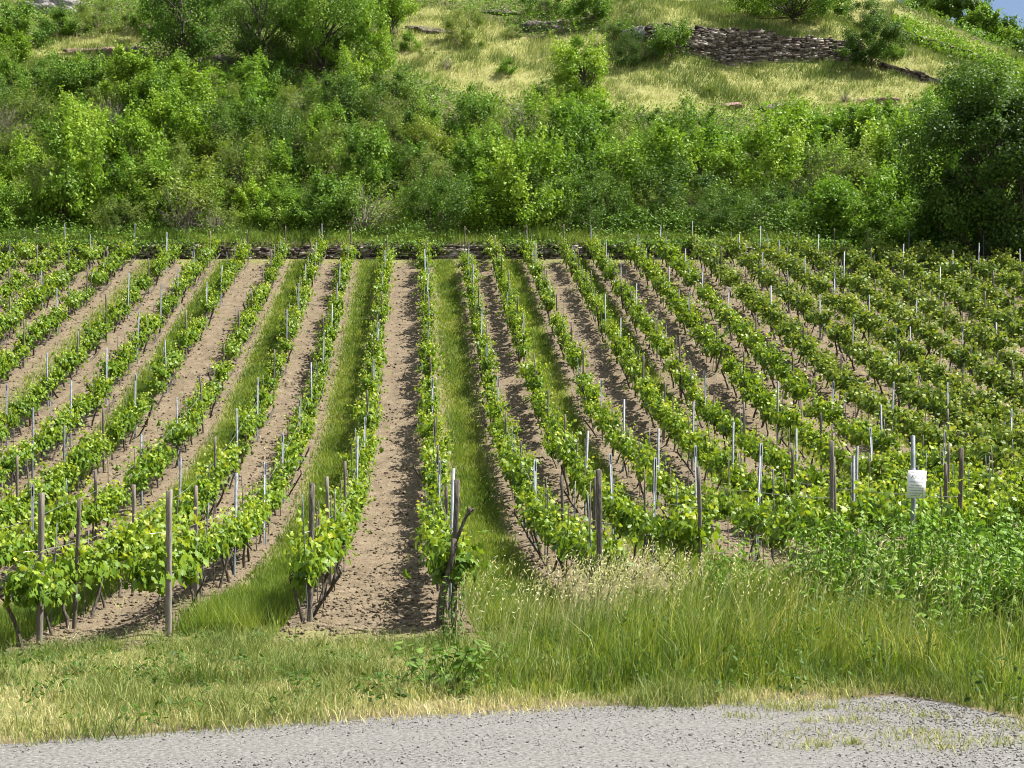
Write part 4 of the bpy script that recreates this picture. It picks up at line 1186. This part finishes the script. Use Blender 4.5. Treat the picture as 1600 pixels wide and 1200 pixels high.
# pale seeding grass stalks bending to the right
x, y = uni(5200, .3, 6.5, 14.0, 19.2)
dens = .55 * np.exp(-(((x - 2.2) / .9) ** 2)) * sstep(15.8, 17.2, y) * (1 + 2.0 * fbm(x * 1.2, y * 1.2, 99, 3)) + .09
keep = rng.random(len(x)) < dens
x, y = x[keep], y[keep]; n = len(x)
h = rng.uniform(.7, 1.15, n); az = rng.normal(.1, .5, n); ln = rng.uniform(.15, .55, n); tt = np.clip(rng.normal(.68, .2, n), 0, 1)
A = Acc(); z = H(x, y)
V, T, t = blades(x, y, z, h, np.full(n, .005), ln, az, tt); A.add(V, T, t)
tips = V.reshape(n, 5, 3)[:, 4]; mid = V.reshape(n, 5, 3)[:, 2:4].mean(1); ax = norm(tips - mid)
for f in (.0, .05, .10, .15, .2):                         # the feathery seed heads
    P = tips - ax * f + rng.normal(0, .008, (n, 3))
    V, T = scatter(NARROW[0], NARROW[1], P, rng.normal(size=(n, 3)), ax + rng.normal(0, .3, (n, 3)), rng.uniform(.03, .06, n))
    A.add(V, T, np.repeat(np.clip(tt + .1, 0, 1), 4))
me = A.mesh('seed_grass'); me.materials.append(M['grass_straw'])
tag(link('seed_grass', me), 'pale seeding grass stalks bending in front of the vine rows', kind='stuff')
# grass lanes between the rows
XS, YS, HS, TS, WS = [], [], [], [], []
for sx, hw, t in STRIPS:
    k = 1.0 if 335 <= t < 900 else .35
    n = int(52000 * k)
    y = 18.3 * (76.6 / 18.3) ** rng.random(n); x = sx + np.clip(rng.normal(0, .5, n), -1.1, 1.1) * hw * 1.05
    keep = (rng.random(n) < .9 + .7 * fbm(x * 1.2, y * .6, 90 + int(t), 3)) & (y > row_front(max(0, LANE - 1)) - .9 + .3 * rng.random(n)) & (np.abs(x - .07 * y) < .41 * y)
    x, y = x[keep], y[keep]; n = len(x)
    XS.append(x); YS.append(y)
    nr = 1 - sstep(19, 26, y)
    HS.append((.07 + .13 * rng.random(n)) * (1 + 1.3 * nr)); WS.append(.006 + .0005 * y)
    TS.append(.27 - .45 * fbm(x, y * .5, 95, 3) + rng.normal(0, .15, n) + (.12 if k < 1 else 0))
x, y, h, w, t = map(np.concatenate, (XS, YS, HS, WS, TS))
grass('lane_grass', x, y, h, w, rng.uniform(.1, .8, len(x)), rng.uniform(0, 6.28, len(x)), t, 'grass_green', 'green grass growing in every second lane between the vines', 1, zf=lambda a, b_: H(a, b_) + .01)
# straw and weeds on the bare soil near the stems and at the row ends
x, y = frustum(60000, 18.4, 77.0)
d = np.min(np.abs(x[:, None] - np.array(ROWX)[None]), 1)
keep = (rng.random(len(x)) < np.exp(-(d / .32) ** 2) * .8 + .03 + .8 * (y > 74.8)) & (rng.random(len(x)) < .6 + 1.3 * fbm(x * .5, y * .5, 97, 3))
x, y = x[keep], y[keep]
grass('dry_straw', x, y, .03 + .10 * rng.random(len(x)), .008 + .0004 * y, rng.uniform(.6, 2.2, len(x)), rng.uniform(0, 6.28, len(x)), .62 + rng.normal(0, .2, len(x)), 'grass_straw', 'dry straw and thin weeds under the vines', 1, zf=lambda a, b_: H(a, b_) + .03)
# meadow grass on the hill
x = rng.uniform(-34, 50, 330000); y = rng.uniform(88, 124, 330000)
keep = meadow(x, y)
x, y = x[keep], y[keep]; n = len(x)
nz = fbm(x / 3.5, y / 3.5, 101, 4); px, py = project(x, y, H(x, y))
strip = in_poly(px, py, [(1395, 12), (1600, 104), (1600, 135), (1400, 55)])
n2 = fbm(x * 1.1, y * 1.1, 102, 3)
tint = .29 - .95 * nz - .4 * n2 + rng.normal(0, .26, n) - .10 * sstep(1000, 1200, px) + .15 * (1 - sstep(700, 900, px))
h = (.14 + .36 * rng.random(n)) * (1 + .8 * nz) * np.clip(1 + 1.6 * n2, .35, 2.3)
m = ~strip
grass('meadow_grass', x[m], y[m], h[m], rng.uniform(.03, .07, m.sum()), rng.uniform(.1, .8, m.sum()), rng.normal(0, 1.2, m.sum()), tint[m], 'grass_straw', 'straw-green meadow grass on the terraced hillside', 1)
# the strip of young vines along the ridge
x = rng.uniform(30, 50, 60000); y = rng.uniform(95, 120, 60000); px, py = project(x, y, H(x, y))
k = in_poly(px, py, [(1392, 22), (1470, 52), (1600, 108), (1600, 140), (1540, 112), (1400, 62)])
x, y = x[k], y[k]; n = min(len(x), 16000); x, y = x[:n], y[:n]
P = np.column_stack([x, y, H(x, y) + rng.uniform(.05, .8, n)])
V, T = scatter(DIAM[0], DIAM[1], P, rng.normal(size=(n, 3)) + (0, -.2, 1.0), rng.normal(size=(n, 3)), rng.uniform(.14, .26, n))
me = mesh_from('ridge_vines', V, T, np.repeat(np.clip(rng.normal(.5, .15, n), 0, 1), 4)); me.materials.append(M['leaf_maple'])
tag(link('ridge_vines', me), 'strip of bright young vines running down the ridge', kind='stuff')
# weeds on the terrace above the low wall, spilling over it
x = rng.uniform(-27, 36, 60000); y = WALL_Y + .1 + 5.6 * rng.random(60000) ** 1.2
g = fbm(x * .6, y * .6, 111, 3)
h = (.15 + .45 * rng.random(60000)) * (1 + 1.2 * g)
grass('terrace_grass', x, y, h, rng.uniform(.02, .05, len(x)), rng.uniform(.1, .8, len(x)), rng.uniform(0, 6.28, len(x)), .38 - .5 * g + rng.normal(0, .17, len(x)), 'grass_green', 'green grass on the terrace above the low wall', 1)
n = 40000
x = rng.uniform(-27, 34, n); y = np.where(rng.random(n) < .34, WALL_Y - .5 + .6 * rng.random(n), WALL_Y + .05 + 3.7 * rng.random(n))
g = fbm(x * .35, y * .35, 112, 3); lft = .5 * sstep(-14, -20, x) if False else .45 * (1 - sstep(-17, -12, x)) + .35 * sstep(14, 22, x)
front = y < WALL_Y + .05
keep = rng.random(n) < np.where(front, .42 + 2.6 * g + lft, .6 + 1.5 * g + lft)
x, y, front, g = x[keep], y[keep], front[keep], g[keep]; n = len(x)
z = np.where(front, H(x, np.minimum(y, 77.2)) + .12 + 1.0 * rng.random(n) ** .6, H(x, y) + rng.random(n) ** 1.4 * (.6 + 1.3 * np.clip(.5 + 1.6 * g, 0, 1) * sstep(77.4, 79, y)))
V, T = scatter(OVAL[0], OVAL[1], np.column_stack([x, y, z]), rng.normal(size=(n, 3)) * .6 + (0, -.45, .8), rng.normal(size=(n, 3)) + (0, 0, -.5), rng.uniform(.09, .2, n))
me = mesh_from('wall_weeds', V, T, np.repeat(np.clip(rng.normal(.45, .2, n), 0, 1), 7)); me.materials.append(M['leaf_hazel'])
tag(link('wall_weeds', me), 'leafy weeds growing on and over the low wall', kind='stuff')
# ground cover between the bushes of the thicket
n = 190000
x = rng.uniform(-38, 48, n); y = rng.uniform(81.5, 125, n); px, py = project(x, y, H(x, y))
keep = (~meadow(x, y)) & (np.abs(px - 800) < 900); x, y = x[keep], y[keep]; n = len(x)
V, T = scatter(DIAM[0], DIAM[1], np.column_stack([x, y, H(x, y) + .9 * rng.random(n) ** 1.4]), rng.normal(size=(n, 3)) * .6 + (0, -.3, .9), rng.normal(size=(n, 3)), rng.uniform(.12, .24, n))
me = mesh_from('undergrowth', V, T, np.repeat(np.clip(.45 + .4 * fbm(x / 2, y / 2, 113, 3) + rng.normal(0, .13, n), 0, 1), 4)); me.materials.append(M['leaf_hazel'])
tag(link('undergrowth', me), 'low green undergrowth between the bushes of the thicket', kind='stuff')

# broad-leaved brush behind the tall grass on the right
def weed_arrays(seed, h, nl, leaf, spread):
    r = np.random.default_rng(seed); A = Acc(); ns_ = int(r.integers(3, 6))
    for s in range(ns_):
        e = np.array([r.normal(0, spread), r.normal(0, spread), h * r.uniform(.7, 1.05)]); b_ = np.array([r.normal(0, .05), r.normal(0, .05), -.05])
        m_ = b_ + (e - b_) * .5 + r.normal(0, .05, 3)
        A.add(*tube([b_, m_, e], [.008, .006, .003], 3, False), .45)
        f = r.uniform(.15, 1.0, nl // ns_); P = np.where(f[:, None] < .5, b_ + (m_ - b_) * f[:, None] * 2, m_ + (e - m_) * (f[:, None] * 2 - 1))
        sd = norm(r.normal(size=(len(f), 3)) * (1, 1, .35)); P = P + sd * leaf * .55
        V, T = scatter(OVAL[0], OVAL[1], P, sd * .35 + (0, 0, .8) + r.normal(0, .3, P.shape), sd + np.array([0, 0, -.25]), leaf * r.uniform(.6, 1.25, len(f)) * (1.15 - .5 * f), r.uniform(.5, 2, len(f)))
        A.add(V, T, np.repeat(np.clip(.35 + .3 * f + r.normal(0, .12, len(f)), 0, 1), 7))
    return A.arrays()[:3]
W = [weed_arrays(1200 + k, h, nl, lf, sp) for k, (h, nl, lf, sp) in enumerate([(.9, 64, .14, .2), (1.1, 74, .15, .24), (.7, 50, .13, .22), (.55, 44, .16, .24), (1.25, 70, .11, .18)])]
A = Acc(); m_ = 0
while m_ < 300:
    x, y = rng.uniform(2.6, 9.4), rng.uniform(14.6, 20.0)
    if abs(x / y - .07) > .40 and x / y > .45: continue
    p = sstep(4.4, 6.6, x - .3 * (18.5 - y)) * sstep(14.4, 16.6, y + .8 * float(fbm(x, y, 121, 3)))
    if rng.random() > p: continue
    V, T, t = W[int(rng.integers(5))]; a = rng.uniform(0, 6.28); s = rng.uniform(.55, 1.15)
    ca, sa = math.cos(a), math.sin(a)
    Q = np.column_stack([V[:, 0] * ca - V[:, 1] * sa, V[:, 0] * sa + V[:, 1] * ca, V[:, 2]]) * s + (x, y, hz(x, y))
    A.add(Q, T, np.clip(t + rng.normal(0, .08), 0, 1)); m_ += 1
me = A.mesh('brush'); me.materials.append(M['leaf_hazel'])
tag(link('brush', me), 'broad-leaved brush and weeds between the tall grass and the vines', kind='stuff')

def leafy_thing(name, px, py, plants, label, kind, radius=.35, only=None):
    d = F * (CAMZ - 0.0) / (py - HZ) if py > 900 else 18
    x, y, z = at(px, py); A = Acc()
    for k in range(plants):
        V, T, t = W[only if only is not None else int(rng.integers(5))]; a = rng.uniform(0, 6.28); s = rng.uniform(.6, 1.0)
        ca, sa = math.cos(a), math.sin(a); ox, oy = rng.normal(0, radius, 2)
        A.add(np.column_stack([V[:, 0] * ca - V[:, 1] * sa + ox, V[:, 0] * sa + V[:, 1] * ca + oy, V[:, 2]]) * s, T, np.clip(t - .05, 0, 1))
    me = A.mesh(name); me.materials.append(M['leaf_' + kind]); o = link(name, me); o.location = (x, y, z)
    tag(o, label, 'plant')
leafy_thing('weed_clump', 690, 1078, 6, 'dark leafy weed clump at the verge below the dark end post', 'blackthorn', .30, 3)
leafy_thing('thistle', 705, 1010, 2, 'slender dark thistle stems at the foot of the dark end post', 'blackthorn', .12, 4)
leafy_thing('bramble', 1560, 985, 12, 'tall bramble bush at the right edge behind the grass', 'elder', .4)
leafy_thing('nettle_clump', 1165, 960, 9, 'nettle clump in front of the vines right of the pale grass', 'hazel', .35)
print('vines', len(spots), 'posts', len(cand), 'stakes', len(st_spots), 'bushes', len(bs))
